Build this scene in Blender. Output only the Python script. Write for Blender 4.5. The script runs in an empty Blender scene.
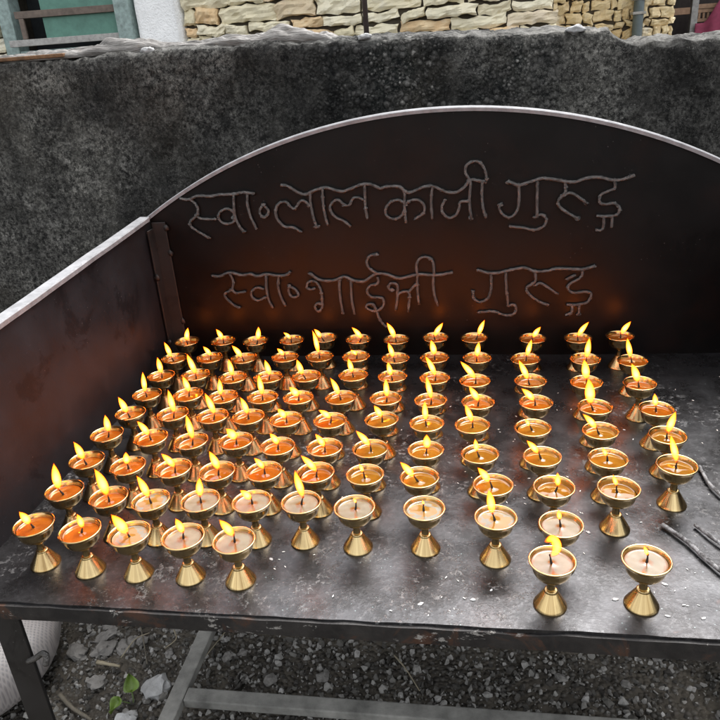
import bpy, bmesh, math, random
import numpy as np
from mathutils import Vector, Matrix, Euler, noise
random.seed(7)
PI = math.pi
R = math.radians
T = 0.68                      # height of the tray floor above the ground
SC = bpy.context.scene
COL = SC.collection

CAM_F=708.746
CAM_Z=1.3043
CAM_M=[[0.987319, 0.14231, -0.070349], [0.005451, 0.412492, 0.910945], [-0.158655, 0.899777, -0.406486]]
LAMPS=[
(1, 1, -0.6104, 1.3395, (-0.0014, -0.0006, 0.0748), (0.0061, 0.0028, 0.0961), None),
(1, 2, -0.5291, 1.3413, (-0.0008, -0.0003, 0.0749), (-0.0109, -0.0043, 0.0943), None),
(1, 3, -0.4565, 1.3384, (0.0046, 0.0016, 0.0764), (0.0087, 0.003, 0.0965), None),
(1, 4, -0.3799, 1.3419, (-0.0003, -0.0001, 0.0728), (-0.0143, -0.004, 0.0841), None),
(1, 5, -0.3093, 1.352, (-0.0077, -0.0018, 0.0724), (-0.0207, -0.0047, 0.0874), None),
(1, 6, -0.2372, 1.3409, (0.0082, 0.0014, 0.0747), (-0.0109, -0.0019, 0.093), None),
(1, 7, -0.1571, 1.3361, (-0.0018, -0.0002, 0.0787), (-0.0173, -0.002, 0.1037), None),
(1, 8, -0.0773, 1.3457, (-0.003, -0.0002, 0.0694), (0.0159, 0.0009, 0.0972), None),
(1, 9, 0.0019, 1.3424, (0.0066, -0.0, 0.0739), (0.0199, -0.0, 0.104), None),
(1, 10, 0.1155, 1.3367, (-0.0001, 0.0, 0.0692), (0.0152, -0.0013, 0.0909), None),
(1, 11, 0.2034, 1.3359, (-0.002, 0.0003, 0.0763), (0.0179, -0.0027, 0.101), None),
(1, 12, 0.2845, 1.3449, (0.0001, -0.0, 0.0727), (0.0164, -0.0035, 0.098), None),
(2, 1, -0.6046, 1.25, (-0.0045, -0.0022, 0.0747), (-0.0119, -0.0058, 0.1044), None),
(2, 2, -0.5295, 1.2523, (0.0034, 0.0014, 0.073), (-0.0082, -0.0035, 0.0922), None),
(2, 3, -0.4549, 1.2478, (-0.0038, -0.0014, 0.073), (-0.0193, -0.007, 0.0969), None),
(2, 4, -0.3718, 1.2529, (-0.0009, -0.0003, 0.0756), (-0.0131, -0.0039, 0.086), None),
(2, 5, -0.3021, 1.2562, (-0.0009, -0.0002, 0.0818), (-0.0091, -0.0022, 0.1225), None),
(2, 6, -0.2286, 1.2551, (0.0024, 0.0004, 0.0722), (-0.0097, -0.0018, 0.0797), None),
(2, 7, -0.1499, 1.2434, (-0.0034, -0.0004, 0.075), (-0.0117, -0.0014, 0.0996), None),
(2, 8, -0.0739, 1.2447, (0.0, 0.0, 0.0737), (-0.0065, -0.0004, 0.103), None),
(2, 9, 0.0059, 1.2435, (-0.0005, 0.0, 0.0716), (0.0038, -0.0, 0.0989), None),
(2, 10, 0.0959, 1.2385, (0.0014, -0.0001, 0.0752), (0.0096, -0.0007, 0.1057), None),
(2, 11, 0.2027, 1.2352, (0.0022, -0.0004, 0.079), (0.0048, -0.0008, 0.1089), None),
(2, 12, 0.2847, 1.2283, (-0.0038, 0.0009, 0.0744), (-0.0119, 0.0028, 0.1096), None),
(3, 1, -0.5989, 1.1681, (0.0018, 0.0009, 0.0773), (0.0, 0.0, 0.1058), None),
(3, 2, -0.5291, 1.1705, (0.0005, 0.0002, 0.0756), (-0.0077, -0.0035, 0.1122), None),
(3, 3, -0.4501, 1.1587, (-0.0005, -0.0002, 0.08), (-0.0024, -0.0009, 0.1048), None),
(3, 4, -0.3826, 1.161, (0.0045, 0.0015, 0.0713), (-0.0013, -0.0004, 0.1021), None),
(3, 5, -0.3097, 1.1659, (-0.0065, -0.0017, 0.0827), (-0.0135, -0.0036, 0.1023), None),
(3, 6, -0.2209, 1.1698, (-0.0018, -0.0003, 0.0737), (-0.0071, -0.0013, 0.1006), None),
(3, 7, -0.147, 1.1618, (-0.0024, -0.0003, 0.0732), (-0.0066, -0.0008, 0.0961), None),
(3, 8, -0.07, 1.1565, (0.0022, 0.0001, 0.0763), (-0.016, -0.001, 0.1098), None),
(3, 9, 0.0026, 1.146, (0.0006, -0.0, 0.0762), (-0.0262, 0.0001, 0.1039), None),
(3, 10, 0.0977, 1.1446, (-0.004, 0.0003, 0.075), (-0.0209, 0.0018, 0.1053), None),
(3, 11, 0.1915, 1.1377, (-0.0006, 0.0001, 0.0765), (-0.0067, 0.0011, 0.1093), None),
(3, 12, 0.2791, 1.1345, (-0.0036, 0.0009, 0.0759), (-0.017, 0.0042, 0.1015), None),
(4, 1, -0.5935, 1.0879, (-0.001, -0.0006, 0.0773), (0.0016, 0.0009, 0.1116), None),
(4, 2, -0.5125, 1.0882, (0.0028, 0.0013, 0.0777), (-0.0032, -0.0015, 0.1038), None),
(4, 3, -0.4435, 1.0788, (-0.0034, -0.0014, 0.0771), (-0.0016, -0.0006, 0.1025), None),
(4, 4, -0.3709, 1.0792, (0.0006, 0.0002, 0.078), (-0.0004, -0.0002, 0.111), None),
(4, 5, -0.3056, 1.0785, (0.0016, 0.0004, 0.0766), (-0.0128, -0.0036, 0.0888), None),
(4, 6, -0.2284, 1.0789, (-0.003, -0.0006, 0.0755), (-0.0158, -0.0033, 0.1057), None),
(4, 7, -0.1505, 1.0764, (0.0025, 0.0004, 0.0755), (0.0029, 0.0004, 0.104), None),
(4, 8, -0.073, 1.0699, (0.0015, 0.0001, 0.072), (-0.0049, -0.0003, 0.1124), None),
(4, 9, 0.0056, 1.0647, (0.0025, -0.0, 0.0735), (-0.0138, 0.0001, 0.0952), None),
(4, 10, 0.1001, 1.063, (-0.0018, 0.0002, 0.0718), (-0.0236, 0.0022, 0.0905), None),
(4, 11, 0.191, 1.0476, (-0.0063, 0.0012, 0.0797), (-0.0122, 0.0022, 0.1165), None),
(4, 12, 0.2843, 1.0432, (-0.0012, 0.0003, 0.0721), (-0.0046, 0.0013, 0.0928), None),
(5, 1, -0.5924, 1.0167, (-0.0037, -0.0021, 0.073), (-0.0114, -0.0066, 0.1013), None),
(5, 2, -0.513, 1.0142, (0.0028, 0.0014, 0.0764), (0.0003, 0.0002, 0.1131), None),
(5, 3, -0.4384, 1.0068, (0.0042, 0.0018, 0.0806), (-0.0053, -0.0023, 0.1117), None),
(5, 4, -0.3753, 1.0073, (0.0003, 0.0001, 0.0783), (-0.0081, -0.003, 0.1044), None),
(5, 5, -0.3078, 0.9984, (0.0005, 0.0002, 0.071), (-0.011, -0.0034, 0.0882), None),
(5, 6, -0.2334, 0.9962, (0.0023, 0.0005, 0.0743), (-0.0165, -0.0039, 0.0873), None),
(5, 7, -0.1478, 1.001, (0.0001, 0.0, 0.076), (-0.0113, -0.0017, 0.0927), None),
(5, 8, -0.0746, 0.9897, (-0.0018, -0.0001, 0.0737), (-0.0015, -0.0001, 0.1068), None),
(5, 9, -0.0024, 0.9856, (-0.0003, -0.0, 0.0766), (-0.0116, -0.0, 0.1031), None),
(5, 10, 0.0897, 0.9776, (-0.0056, 0.0005, 0.071), (-0.0126, 0.0012, 0.0814), None),
(5, 11, 0.1889, 0.9704, (-0.0064, 0.0013, 0.0727), (-0.0276, 0.0054, 0.092), None),
(5, 12, 0.2817, 0.9609, (-0.0005, 0.0001, 0.0785), (0.0068, -0.002, 0.1075), None),
(6, 1, -0.5999, 0.9442, (0.0035, 0.0022, 0.0742), (0.0038, 0.0024, 0.101), None),
(6, 2, -0.5187, 0.9358, (-0.0015, -0.0008, 0.0725), (-0.0137, -0.0076, 0.1005), None),
(6, 3, -0.4465, 0.9265, (0.0029, 0.0014, 0.0794), (-0.0001, -0.0, 0.1145), None),
(6, 4, -0.3725, 0.9277, (0.0012, 0.0005, 0.0747), (-0.0115, -0.0046, 0.091), None),
(6, 5, -0.3008, 0.9135, (0.0021, 0.0007, 0.0737), (-0.0085, -0.0028, 0.0905), None),
(6, 6, -0.226, 0.9111, (0.0008, 0.0002, 0.0725), (-0.0113, -0.0028, 0.0916), None),
(6, 7, -0.1543, 0.9096, (-0.0006, -0.0001, 0.0764), (-0.02, -0.0034, 0.0991), None),
(6, 8, -0.0716, 0.9081, (0.0022, 0.0002, 0.0767), (0.0023, 0.0002, 0.0929), None),
(6, 9, 0.0088, 0.8988, (-0.0054, 0.0001, 0.0768), (-0.0078, 0.0001, 0.0918), None),
(6, 10, 0.0958, 0.8956, (-0.0048, 0.0005, 0.0723), (-0.0219, 0.0023, 0.0904), None),
(6, 11, 0.1862, 0.8931, (-0.002, 0.0004, 0.0715), (-0.0083, 0.0017, 0.0829), None),
(6, 12, 0.275, 0.8812, (-0.0, 0.0, 0.0861), (-0.0112, 0.0035, 0.1118), None),
(7, 1, -0.5944, 0.865, (-0.0028, -0.0019, 0.0715), (-0.0092, -0.0063, 0.1023), None),
(7, 2, -0.5202, 0.8524, (-0.0002, -0.0001, 0.0709), (0.0018, 0.0011, 0.0893), None),
(7, 3, -0.4446, 0.848, (0.0022, 0.0011, 0.0788), (-0.0116, -0.0061, 0.0952), None),
(7, 4, -0.3741, 0.8418, (0.0026, 0.0011, 0.0773), (-0.0059, -0.0026, 0.1017), None),
(7, 5, -0.3025, 0.8428, (0.0006, 0.0002, 0.0787), (-0.0111, -0.004, 0.0908), None),
(7, 6, -0.2256, 0.8416, (0.0021, 0.0006, 0.0742), (-0.0176, -0.0047, 0.0976), None),
(7, 7, -0.1533, 0.8398, (-0.0027, -0.0005, 0.0758), (-0.0074, -0.0014, 0.0846), None),
(7, 8, -0.0757, 0.8363, (-0.0078, -0.0007, 0.0683), (-0.0262, -0.0024, 0.0924), None),
(7, 9, 0.0247, 0.8214, (-0.0044, 0.0001, 0.077), (-0.0207, 0.0006, 0.093), None),
(7, 10, 0.1054, 0.8192, (0.0043, -0.0005, 0.0716), (0.0029, -0.0004, 0.0888), None),
(7, 11, 0.1871, 0.8202, (-0.0021, 0.0005, 0.0759), (-0.0076, 0.0017, 0.0853), None),
(8, 1, -0.5865, 0.7832, (-0.0047, -0.0035, 0.0778), (-0.0021, -0.0016, 0.1137), None),
(8, 2, -0.5111, 0.7699, (0.0003, 0.0002, 0.0764), (-0.0069, -0.0046, 0.1163), None),
(8, 3, -0.4447, 0.7664, (-0.0018, -0.001, 0.0742), (-0.0102, -0.0059, 0.1101), None),
(8, 4, -0.3737, 0.7695, (0.0001, 0.0001, 0.0741), (0.0043, 0.0021, 0.1027), None),
(8, 5, -0.3, 0.769, (-0.0003, -0.0001, 0.0719), (-0.0122, -0.0048, 0.0877), None),
(8, 6, -0.2322, 0.7704, (0.004, 0.0012, 0.0802), (-0.0018, -0.0006, 0.1176), None),
(8, 7, -0.1569, 0.7632, (0.0022, 0.0005, 0.0741), (-0.0005, -0.0001, 0.0803), None),
(8, 8, -0.0654, 0.7657, (-0.0004, -0.0, 0.0735), (-0.0015, -0.0001, 0.0782), None),
(8, 9, 0.0261, 0.7498, (-0.0039, 0.0001, 0.0819), (-0.0092, 0.0003, 0.1093), None),
(8, 10, 0.1055, 0.7392, (-0.0022, 0.0003, 0.0814), (-0.0039, 0.0006, 0.0871), None),
(9, 1, -0.5856, 0.7041, (-0.003, -0.0025, 0.0703), (-0.0094, -0.0078, 0.0923), None),
(9, 2, -0.5142, 0.6956, (0.0035, 0.0026, 0.0699), (0.0014, 0.0011, 0.0913), None),
(9, 3, -0.4429, 0.6925, (-0.0017, -0.0011, 0.0676), (-0.0133, -0.0085, 0.1026), None),
(9, 4, -0.3702, 0.6923, (0.0017, 0.0009, 0.0725), (-0.0034, -0.0018, 0.0954), None),
(9, 5, -0.3004, 0.6886, (0.0008, 0.0003, 0.0786), (-0.0122, -0.0053, 0.1007), None),
(9, 10, 0.0878, 0.6701, (-0.0028, 0.0004, 0.0746), (-0.0026, 0.0003, 0.0987), [(0.003, -0.0004, 0.0798), (0.004, -0.0005, 0.0892), (-0.0009, 0.0001, 0.0969), (-0.008, 0.001, 0.0951), (-0.011, 0.0014, 0.0876)]),
(9, 11, 0.1924, 0.6774, (0.0007, -0.0002, 0.0745), (-0.0044, 0.0012, 0.0848), None)]
LETTERS=[
('headline', [[(-0.5975, 0.3596), (-0.5836, 0.3562), (-0.5762, 0.357), (-0.5571, 0.363), (-0.5323, 0.3609), (-0.5105, 0.3634), (-0.4821, 0.3632), (-0.4605, 0.3657), (-0.4364, 0.362)]]),
('letter', [[(-0.5762, 0.357), (-0.5654, 0.3462), (-0.5628, 0.334), (-0.5678, 0.3221), (-0.5823, 0.3121), (-0.5842, 0.3016), (-0.5698, 0.2887), (-0.55, 0.2755)], [(-0.5678, 0.3221), (-0.5579, 0.3157), (-0.5292, 0.3136)]]),
('letter', [[(-0.4877, 0.3138), (-0.4874, 0.3276), (-0.5007, 0.3344), (-0.5162, 0.327), (-0.521, 0.3151), (-0.5124, 0.305), (-0.4983, 0.303), (-0.4846, 0.3102)], [(-0.4814, 0.3632), (-0.4846, 0.3344), (-0.4841, 0.3137), (-0.4777, 0.296), (-0.4702, 0.2852)]]),
('vowel_sign', [[(-0.452, 0.3636), (-0.4549, 0.3435), (-0.4516, 0.3159), (-0.4427, 0.2895)]]),
('abbreviation_ring', [[(-0.422, 0.3387), (-0.4128, 0.3282), (-0.4158, 0.318), (-0.4253, 0.3132), (-0.4312, 0.322), (-0.4281, 0.3322), (-0.4212, 0.3394)]]),
('headline', [[(-0.3806, 0.3772), (-0.3655, 0.3739), (-0.3495, 0.3626), (-0.333, 0.3563), (-0.3153, 0.3628), (-0.2909, 0.3683), (-0.2711, 0.3625), (-0.2545, 0.3592), (-0.2339, 0.3658), (-0.2134, 0.3715), (-0.1969, 0.3698), (-0.1783, 0.3602)]]),
('letter', [[(-0.3497, 0.281), (-0.3645, 0.2902), (-0.3819, 0.2926), (-0.3958, 0.3086), (-0.397, 0.3275), (-0.3884, 0.3408), (-0.3742, 0.3429), (-0.3649, 0.3331), (-0.3567, 0.3294), (-0.3448, 0.3424), (-0.3361, 0.3437), (-0.3266, 0.3349)], [(-0.3217, 0.3598), (-0.3229, 0.3381), (-0.3201, 0.3075), (-0.3145, 0.2902)]]),
('vowel_sign', [[(-0.2961, 0.3669), (-0.2976, 0.3404), (-0.296, 0.3134), (-0.2917, 0.2928)]]),
('letter', [[(-0.2449, 0.2877), (-0.2593, 0.3002), (-0.2757, 0.3093), (-0.284, 0.3248), (-0.2784, 0.338), (-0.266, 0.3431), (-0.255, 0.3327), (-0.2449, 0.3316), (-0.2355, 0.3445), (-0.2253, 0.3458), (-0.2156, 0.3404)], [(-0.2108, 0.3714), (-0.2118, 0.3469), (-0.2117, 0.3236), (-0.2098, 0.3017)]]),
('headline', [[(-0.1783, 0.3615), (-0.1658, 0.3647), (-0.1428, 0.3637), (-0.1281, 0.3517), (-0.1127, 0.3541), (-0.0934, 0.3615), (-0.0746, 0.3607), (-0.0522, 0.3496), (-0.0335, 0.3477), (-0.0184, 0.3556), (-0.0053, 0.3699), (0.0058, 0.3694), (0.0224, 0.365)]]),
('letter', [[(-0.1319, 0.353), (-0.1339, 0.3244), (-0.1327, 0.2913)], [(-0.1336, 0.3302), (-0.1441, 0.3371), (-0.1597, 0.3351), (-0.1713, 0.322), (-0.1709, 0.3084), (-0.1576, 0.3001), (-0.1418, 0.3053), (-0.1333, 0.3205)], [(-0.133, 0.3282), (-0.1211, 0.3354), (-0.1058, 0.3356), (-0.0954, 0.3248), (-0.0971, 0.3095), (-0.1129, 0.2996)]]),
('vowel_sign', [[(-0.0783, 0.3601), (-0.081, 0.3338), (-0.0802, 0.296)]]),
('letter', [[(-0.0544, 0.3335), (-0.0604, 0.3215), (-0.0588, 0.308), (-0.0475, 0.2987), (-0.0341, 0.3032), (-0.0271, 0.3163), (-0.0243, 0.3284), (-0.0074, 0.33)], [(-0.0041, 0.3699), (-0.0067, 0.3307), (-0.0039, 0.297)]]),
('vowel_sign', [[(-0.0053, 0.3699), (-0.0144, 0.3851), (-0.0106, 0.3995), (0.0023, 0.405), (0.0151, 0.4008), (0.0231, 0.387), (0.0261, 0.3703)], [(0.018, 0.367), (0.0169, 0.341), (0.0195, 0.3145), (0.0251, 0.2952)]]),
('headline', [[(0.0677, 0.3634), (0.0874, 0.3566), (0.1067, 0.3616), (0.1297, 0.3672), (0.149, 0.3648), (0.1721, 0.3595), (0.1913, 0.3578), (0.2099, 0.3636), (0.2324, 0.3649), (0.2592, 0.3579), (0.2777, 0.359), (0.2976, 0.3657)]]),
('letter', [[(0.0866, 0.3558), (0.0879, 0.3327), (0.0844, 0.3087), (0.0727, 0.2949), (0.0587, 0.2995), (0.0506, 0.3121), (0.0525, 0.3201)], [(0.1214, 0.3598), (0.1218, 0.3233), (0.1222, 0.295)]]),
('vowel_sign', [[(0.1184, 0.2932), (0.13, 0.298), (0.1402, 0.2883), (0.1348, 0.2741), (0.1171, 0.2685), (0.0971, 0.2734), (0.069, 0.2773)]]),
('letter', [[(0.1721, 0.3595), (0.1737, 0.343), (0.1695, 0.3333), (0.1603, 0.3217), (0.1687, 0.3074), (0.1988, 0.2873)], [(0.1714, 0.3332), (0.1808, 0.3375), (0.1925, 0.3331), (0.2145, 0.3164)]]),
('letter', [[(0.2618, 0.3578), (0.2632, 0.343), (0.2512, 0.3377), (0.2384, 0.3304), (0.2373, 0.3186), (0.2471, 0.3135), (0.2642, 0.3144), (0.2743, 0.3052), (0.2714, 0.2934), (0.2525, 0.2901), (0.2333, 0.2916)], [(0.2468, 0.2903), (0.2479, 0.2741), (0.2447, 0.2641), (0.233, 0.2645)], [(0.2621, 0.2897), (0.2629, 0.2675)]]),
('headline', [[(-0.5526, 0.1915), (-0.5378, 0.19), (-0.5142, 0.198), (-0.4892, 0.1911), (-0.4704, 0.1932), (-0.4526, 0.1883), (-0.4337, 0.1922), (-0.4087, 0.1879), (-0.3903, 0.1893), (-0.3811, 0.1971)]]),
('letter', [[(-0.5144, 0.1962), (-0.5098, 0.1774), (-0.5162, 0.1594), (-0.5318, 0.1514), (-0.5321, 0.1419), (-0.5193, 0.1263), (-0.5053, 0.1183)], [(-0.5162, 0.1594), (-0.5061, 0.1516), (-0.487, 0.1543)]]),
('letter', [[(-0.4435, 0.1589), (-0.4578, 0.163), (-0.4721, 0.1539), (-0.472, 0.1406), (-0.4599, 0.1339), (-0.4441, 0.1401)], [(-0.4351, 0.1904), (-0.4378, 0.1607), (-0.437, 0.138), (-0.4294, 0.115)]]),
('vowel_sign', [[(-0.4079, 0.1879), (-0.4116, 0.1638), (-0.4088, 0.1412), (-0.4002, 0.1202)]]),
('abbreviation_ring', [[(-0.3876, 0.1652), (-0.3741, 0.1555), (-0.37, 0.1423), (-0.3849, 0.1407), (-0.3896, 0.154), (-0.3868, 0.1659)]]),
('headline', [[(-0.3395, 0.1916), (-0.3194, 0.1765), (-0.2909, 0.1748), (-0.2665, 0.1825), (-0.2483, 0.1738), (-0.2249, 0.1717), (-0.2005, 0.1871), (-0.1774, 0.185), (-0.1501, 0.1762), (-0.1131, 0.1834), (-0.0812, 0.1811), (-0.0631, 0.1821), (-0.0413, 0.1863)]]),
('letter', [[(-0.3306, 0.1595), (-0.3382, 0.1562), (-0.349, 0.1599), (-0.3448, 0.1722), (-0.3316, 0.1743), (-0.323, 0.1643), (-0.3188, 0.1469), (-0.319, 0.1294), (-0.3205, 0.1143), (-0.3299, 0.1068), (-0.3358, 0.1171), (-0.3292, 0.1245), (-0.3188, 0.1218)], [(-0.2775, 0.1755), (-0.2794, 0.141), (-0.2764, 0.1018)]]),
('vowel_sign', [[(-0.253, 0.1739), (-0.255, 0.1356), (-0.2515, 0.0994)]]),
('letter', [[(-0.1957, 0.2282), (-0.2097, 0.2254), (-0.2173, 0.2147), (-0.2136, 0.2003), (-0.1982, 0.188)], [(-0.1963, 0.1807), (-0.1971, 0.1662), (-0.2138, 0.1617), (-0.2208, 0.1497), (-0.2131, 0.1372), (-0.1897, 0.1332), (-0.1883, 0.1168), (-0.2056, 0.1046), (-0.2242, 0.1125), (-0.2213, 0.12), (-0.2095, 0.1197), (-0.2033, 0.1046), (-0.1973, 0.0843), (-0.1862, 0.0699)]]),
('letter', [[(-0.1676, 0.1509), (-0.1753, 0.156), (-0.1701, 0.1656), (-0.1577, 0.1629), (-0.1562, 0.1458), (-0.1619, 0.1064)], [(-0.1564, 0.1434), (-0.133, 0.1453), (-0.1357, 0.1034)], [(-0.133, 0.1453), (-0.1209, 0.1596), (-0.1148, 0.1619)], [(-0.114, 0.1834), (-0.1151, 0.1522), (-0.1131, 0.1204)]]),
('vowel_sign', [[(-0.114, 0.1834), (-0.1145, 0.2047), (-0.105, 0.2185), (-0.0892, 0.2181), (-0.0805, 0.2061), (-0.0799, 0.1802)], [(-0.0813, 0.1792), (-0.0813, 0.1466), (-0.0747, 0.1162)]]),
('headline', [[(0.0107, 0.1887), (0.0357, 0.1819), (0.0625, 0.1856), (0.081, 0.1895), (0.1014, 0.192), (0.122, 0.1836), (0.1463, 0.1843), (0.1623, 0.1882), (0.1864, 0.1875), (0.2145, 0.1859), (0.2348, 0.1913)]]),
('letter', [[(0.0349, 0.1806), (0.0358, 0.1518), (0.0296, 0.1294), (0.0127, 0.1207), (-0.0, 0.13), (-0.0012, 0.1436)], [(0.0646, 0.1842), (0.0659, 0.1511), (0.0706, 0.1114)]]),
('vowel_sign', [[(0.0677, 0.1114), (0.0823, 0.1139), (0.0859, 0.1011), (0.0785, 0.092), (0.0616, 0.0914), (0.0424, 0.0995), (0.0127, 0.0987)]]),
('letter', [[(0.122, 0.1836), (0.1226, 0.1631), (0.1065, 0.1502), (0.1109, 0.1367), (0.13, 0.1207), (0.148, 0.1126)], [(0.1228, 0.1542), (0.1329, 0.1593), (0.1454, 0.1515), (0.1686, 0.1342)]]),
('letter', [[(0.2137, 0.1859), (0.2114, 0.1696), (0.1919, 0.157), (0.1876, 0.1461), (0.199, 0.1371), (0.2252, 0.1387), (0.2336, 0.1319), (0.2264, 0.1165), (0.2064, 0.1115), (0.1859, 0.1119)], [(0.1854, 0.1659), (0.1913, 0.1697), (0.1983, 0.1734)], [(0.1975, 0.1104), (0.197, 0.0946), (0.1849, 0.0894)], [(0.2113, 0.1115), (0.2116, 0.0907)]])]


# ------------------------------------------------------------------ helpers
def link(o, parent=None):
    COL.objects.link(o)
    if parent is not None:
        o.parent = parent
    return o

def tag(o, label=None, cat=None, group=None, kind=None):
    if label: o['label'] = label
    if cat: o['category'] = cat
    if group: o['group'] = group
    if kind: o['kind'] = kind
    return o

def empty(name, loc, label, cat, group=None, rz=0):
    o = bpy.data.objects.new(name, None)
    o.empty_display_size = 0.02
    link(o); o.location = loc; o.rotation_euler = (0, 0, rz)
    return tag(o, label, cat, group)

class MB:
    """collects verts and faces of one mesh"""
    def __init__(s):
        s.v = []; s.f = []; s.uv = None
    def add(s, vs, fs):
        n = len(s.v); s.v += [tuple(p) for p in vs]; s.f += [tuple(i + n for i in f) for f in fs]
    def box(s, x0, x1, y0, y1, z0, z1, bev=0.0, rot=None, org=(0, 0, 0)):
        bm = bmesh.new(); bmesh.ops.create_cube(bm, size=1)
        for v in bm.verts:
            v.co = Vector(((x0 + x1) / 2 + v.co.x * (x1 - x0), (y0 + y1) / 2 + v.co.y * (y1 - y0), (z0 + z1) / 2 + v.co.z * (z1 - z0)))
        if bev > 0:
            bmesh.ops.bevel(bm, geom=list(bm.edges), offset=bev, segments=2, affect='EDGES', profile=0.6)
        if rot is not None:
            bmesh.ops.rotate(bm, verts=bm.verts, cent=org, matrix=rot)
        s.bm(bm)
    def bm(s, bm):
        bm.verts.index_update()
        s.add([v.co.copy() for v in bm.verts], [[v.index for v in f.verts] for f in bm.faces]); bm.free()
    def tube(s, pts, r, n=8, cap=True, wob=0.0):
        pts = [Vector(p) for p in pts]; rings = []
        ref = None
        for i, p in enumerate(pts):
            a = pts[max(0, i - 1)]; b = pts[min(len(pts) - 1, i + 1)]
            d = (b - a).normalized()
            if ref is None:
                ref = d.orthogonal().normalized()
            else:
                ref = (ref - d * ref.dot(d))
                ref = ref.normalized() if ref.length > 1e-6 else d.orthogonal().normalized()
            w = d.cross(ref); rr = r(i / (len(pts) - 1)) if callable(r) else r
            ring = []
            for k in range(n):
                q = rr * (1 + (random.uniform(-wob, wob) if wob else 0))
                ring.append(p + (ref * math.cos(2 * PI * k / n) + w * math.sin(2 * PI * k / n)) * q)
            rings.append(ring)
        vs = [q for ring in rings for q in ring]; fs = []
        for i in range(len(pts) - 1):
            for k in range(n):
                a = i * n + k; b = i * n + (k + 1) % n
                fs.append((a, b, b + n, a + n))
        if cap:
            fs.append(tuple(range(n - 1, -1, -1))); fs.append(tuple((len(pts) - 1) * n + k for k in range(n)))
        s.add(vs, fs)
    def lathe(s, prof, n=40):
        vs = []; fs = []
        for (r, z) in prof:
            for k in range(n):
                vs.append((r * math.cos(2 * PI * k / n), r * math.sin(2 * PI * k / n), z))
        for i in range(len(prof) - 1):
            for k in range(n):
                a = i * n + k; b = i * n + (k + 1) % n
                fs.append((a, b, b + n, a + n))
        s.add(vs, fs)
    def blob(s, c, r, sub=2, amp=0.25, fr=1.3, sc=(1, 1, 1), seed=0, rot=None):
        bm = bmesh.new(); bmesh.ops.create_icosphere(bm, subdivisions=sub, radius=1)
        so = Vector((seed * 3.7, seed * 1.3, seed * 2.1))
        for v in bm.verts:
            d = v.co.copy()
            k = 1 + amp * noise.noise(d * fr + so) + amp * .5 * noise.noise(d * fr * 2.3 + so)
            q = Vector((d.x * sc[0], d.y * sc[1], d.z * sc[2])) * (r * k)
            if rot is not None: q = rot @ q
            v.co = q + Vector(c)
        s.bm(bm)
    def mesh(s, name, mat, smooth=True):
        me = bpy.data.meshes.new(name)
        me.from_pydata(s.v, [], s.f)
        if s.uv is not None:
            l = me.uv_layers.new(name='UVMap')
            idx = np.empty(len(me.loops), dtype=np.int32); me.loops.foreach_get('vertex_index', idx)
            l.data.foreach_set('uv', np.array(s.uv, dtype=np.float32)[idx].ravel())
        me.materials.append(mat)
        if smooth:
            me.polygons.foreach_set('use_smooth', [True] * len(me.polygons))
        me.update()
        return me
    def build(s, name, mat, parent=None, smooth=False, loc=None):
        me = s.mesh(name, mat, smooth)
        o = link(bpy.data.objects.new(name, me), parent)
        if loc: o.location = loc
        if smooth == 'auto':
            o_auto(me)
        return o

def o_auto(me, ang=35):
    me.polygons.foreach_set('use_smooth', [True] * len(me.polygons))
    me.set_sharp_from_angle(angle=R(ang))

def obj(name, me, parent=None):
    return link(bpy.data.objects.new(name, me), parent)

def spline(pts, k=6):
    P = [Vector(p) for p in pts]
    if len(P) == 2:
        return [P[0].lerp(P[1], i / 6) for i in range(7)]
    Q = [P[0] * 2 - P[1]] + P + [P[-1] * 2 - P[-2]]
    out = []
    for i in range(1, len(Q) - 2):
        a, b, c, d = Q[i - 1:i + 3]
        for j in range(k):
            t = j / k
            out.append(0.5 * ((2 * b) + (c - a) * t + (2 * a - 5 * b + 4 * c - d) * t * t + (3 * b - a - 3 * c + d) * t ** 3))
    out.append(P[-1]); return out

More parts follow.
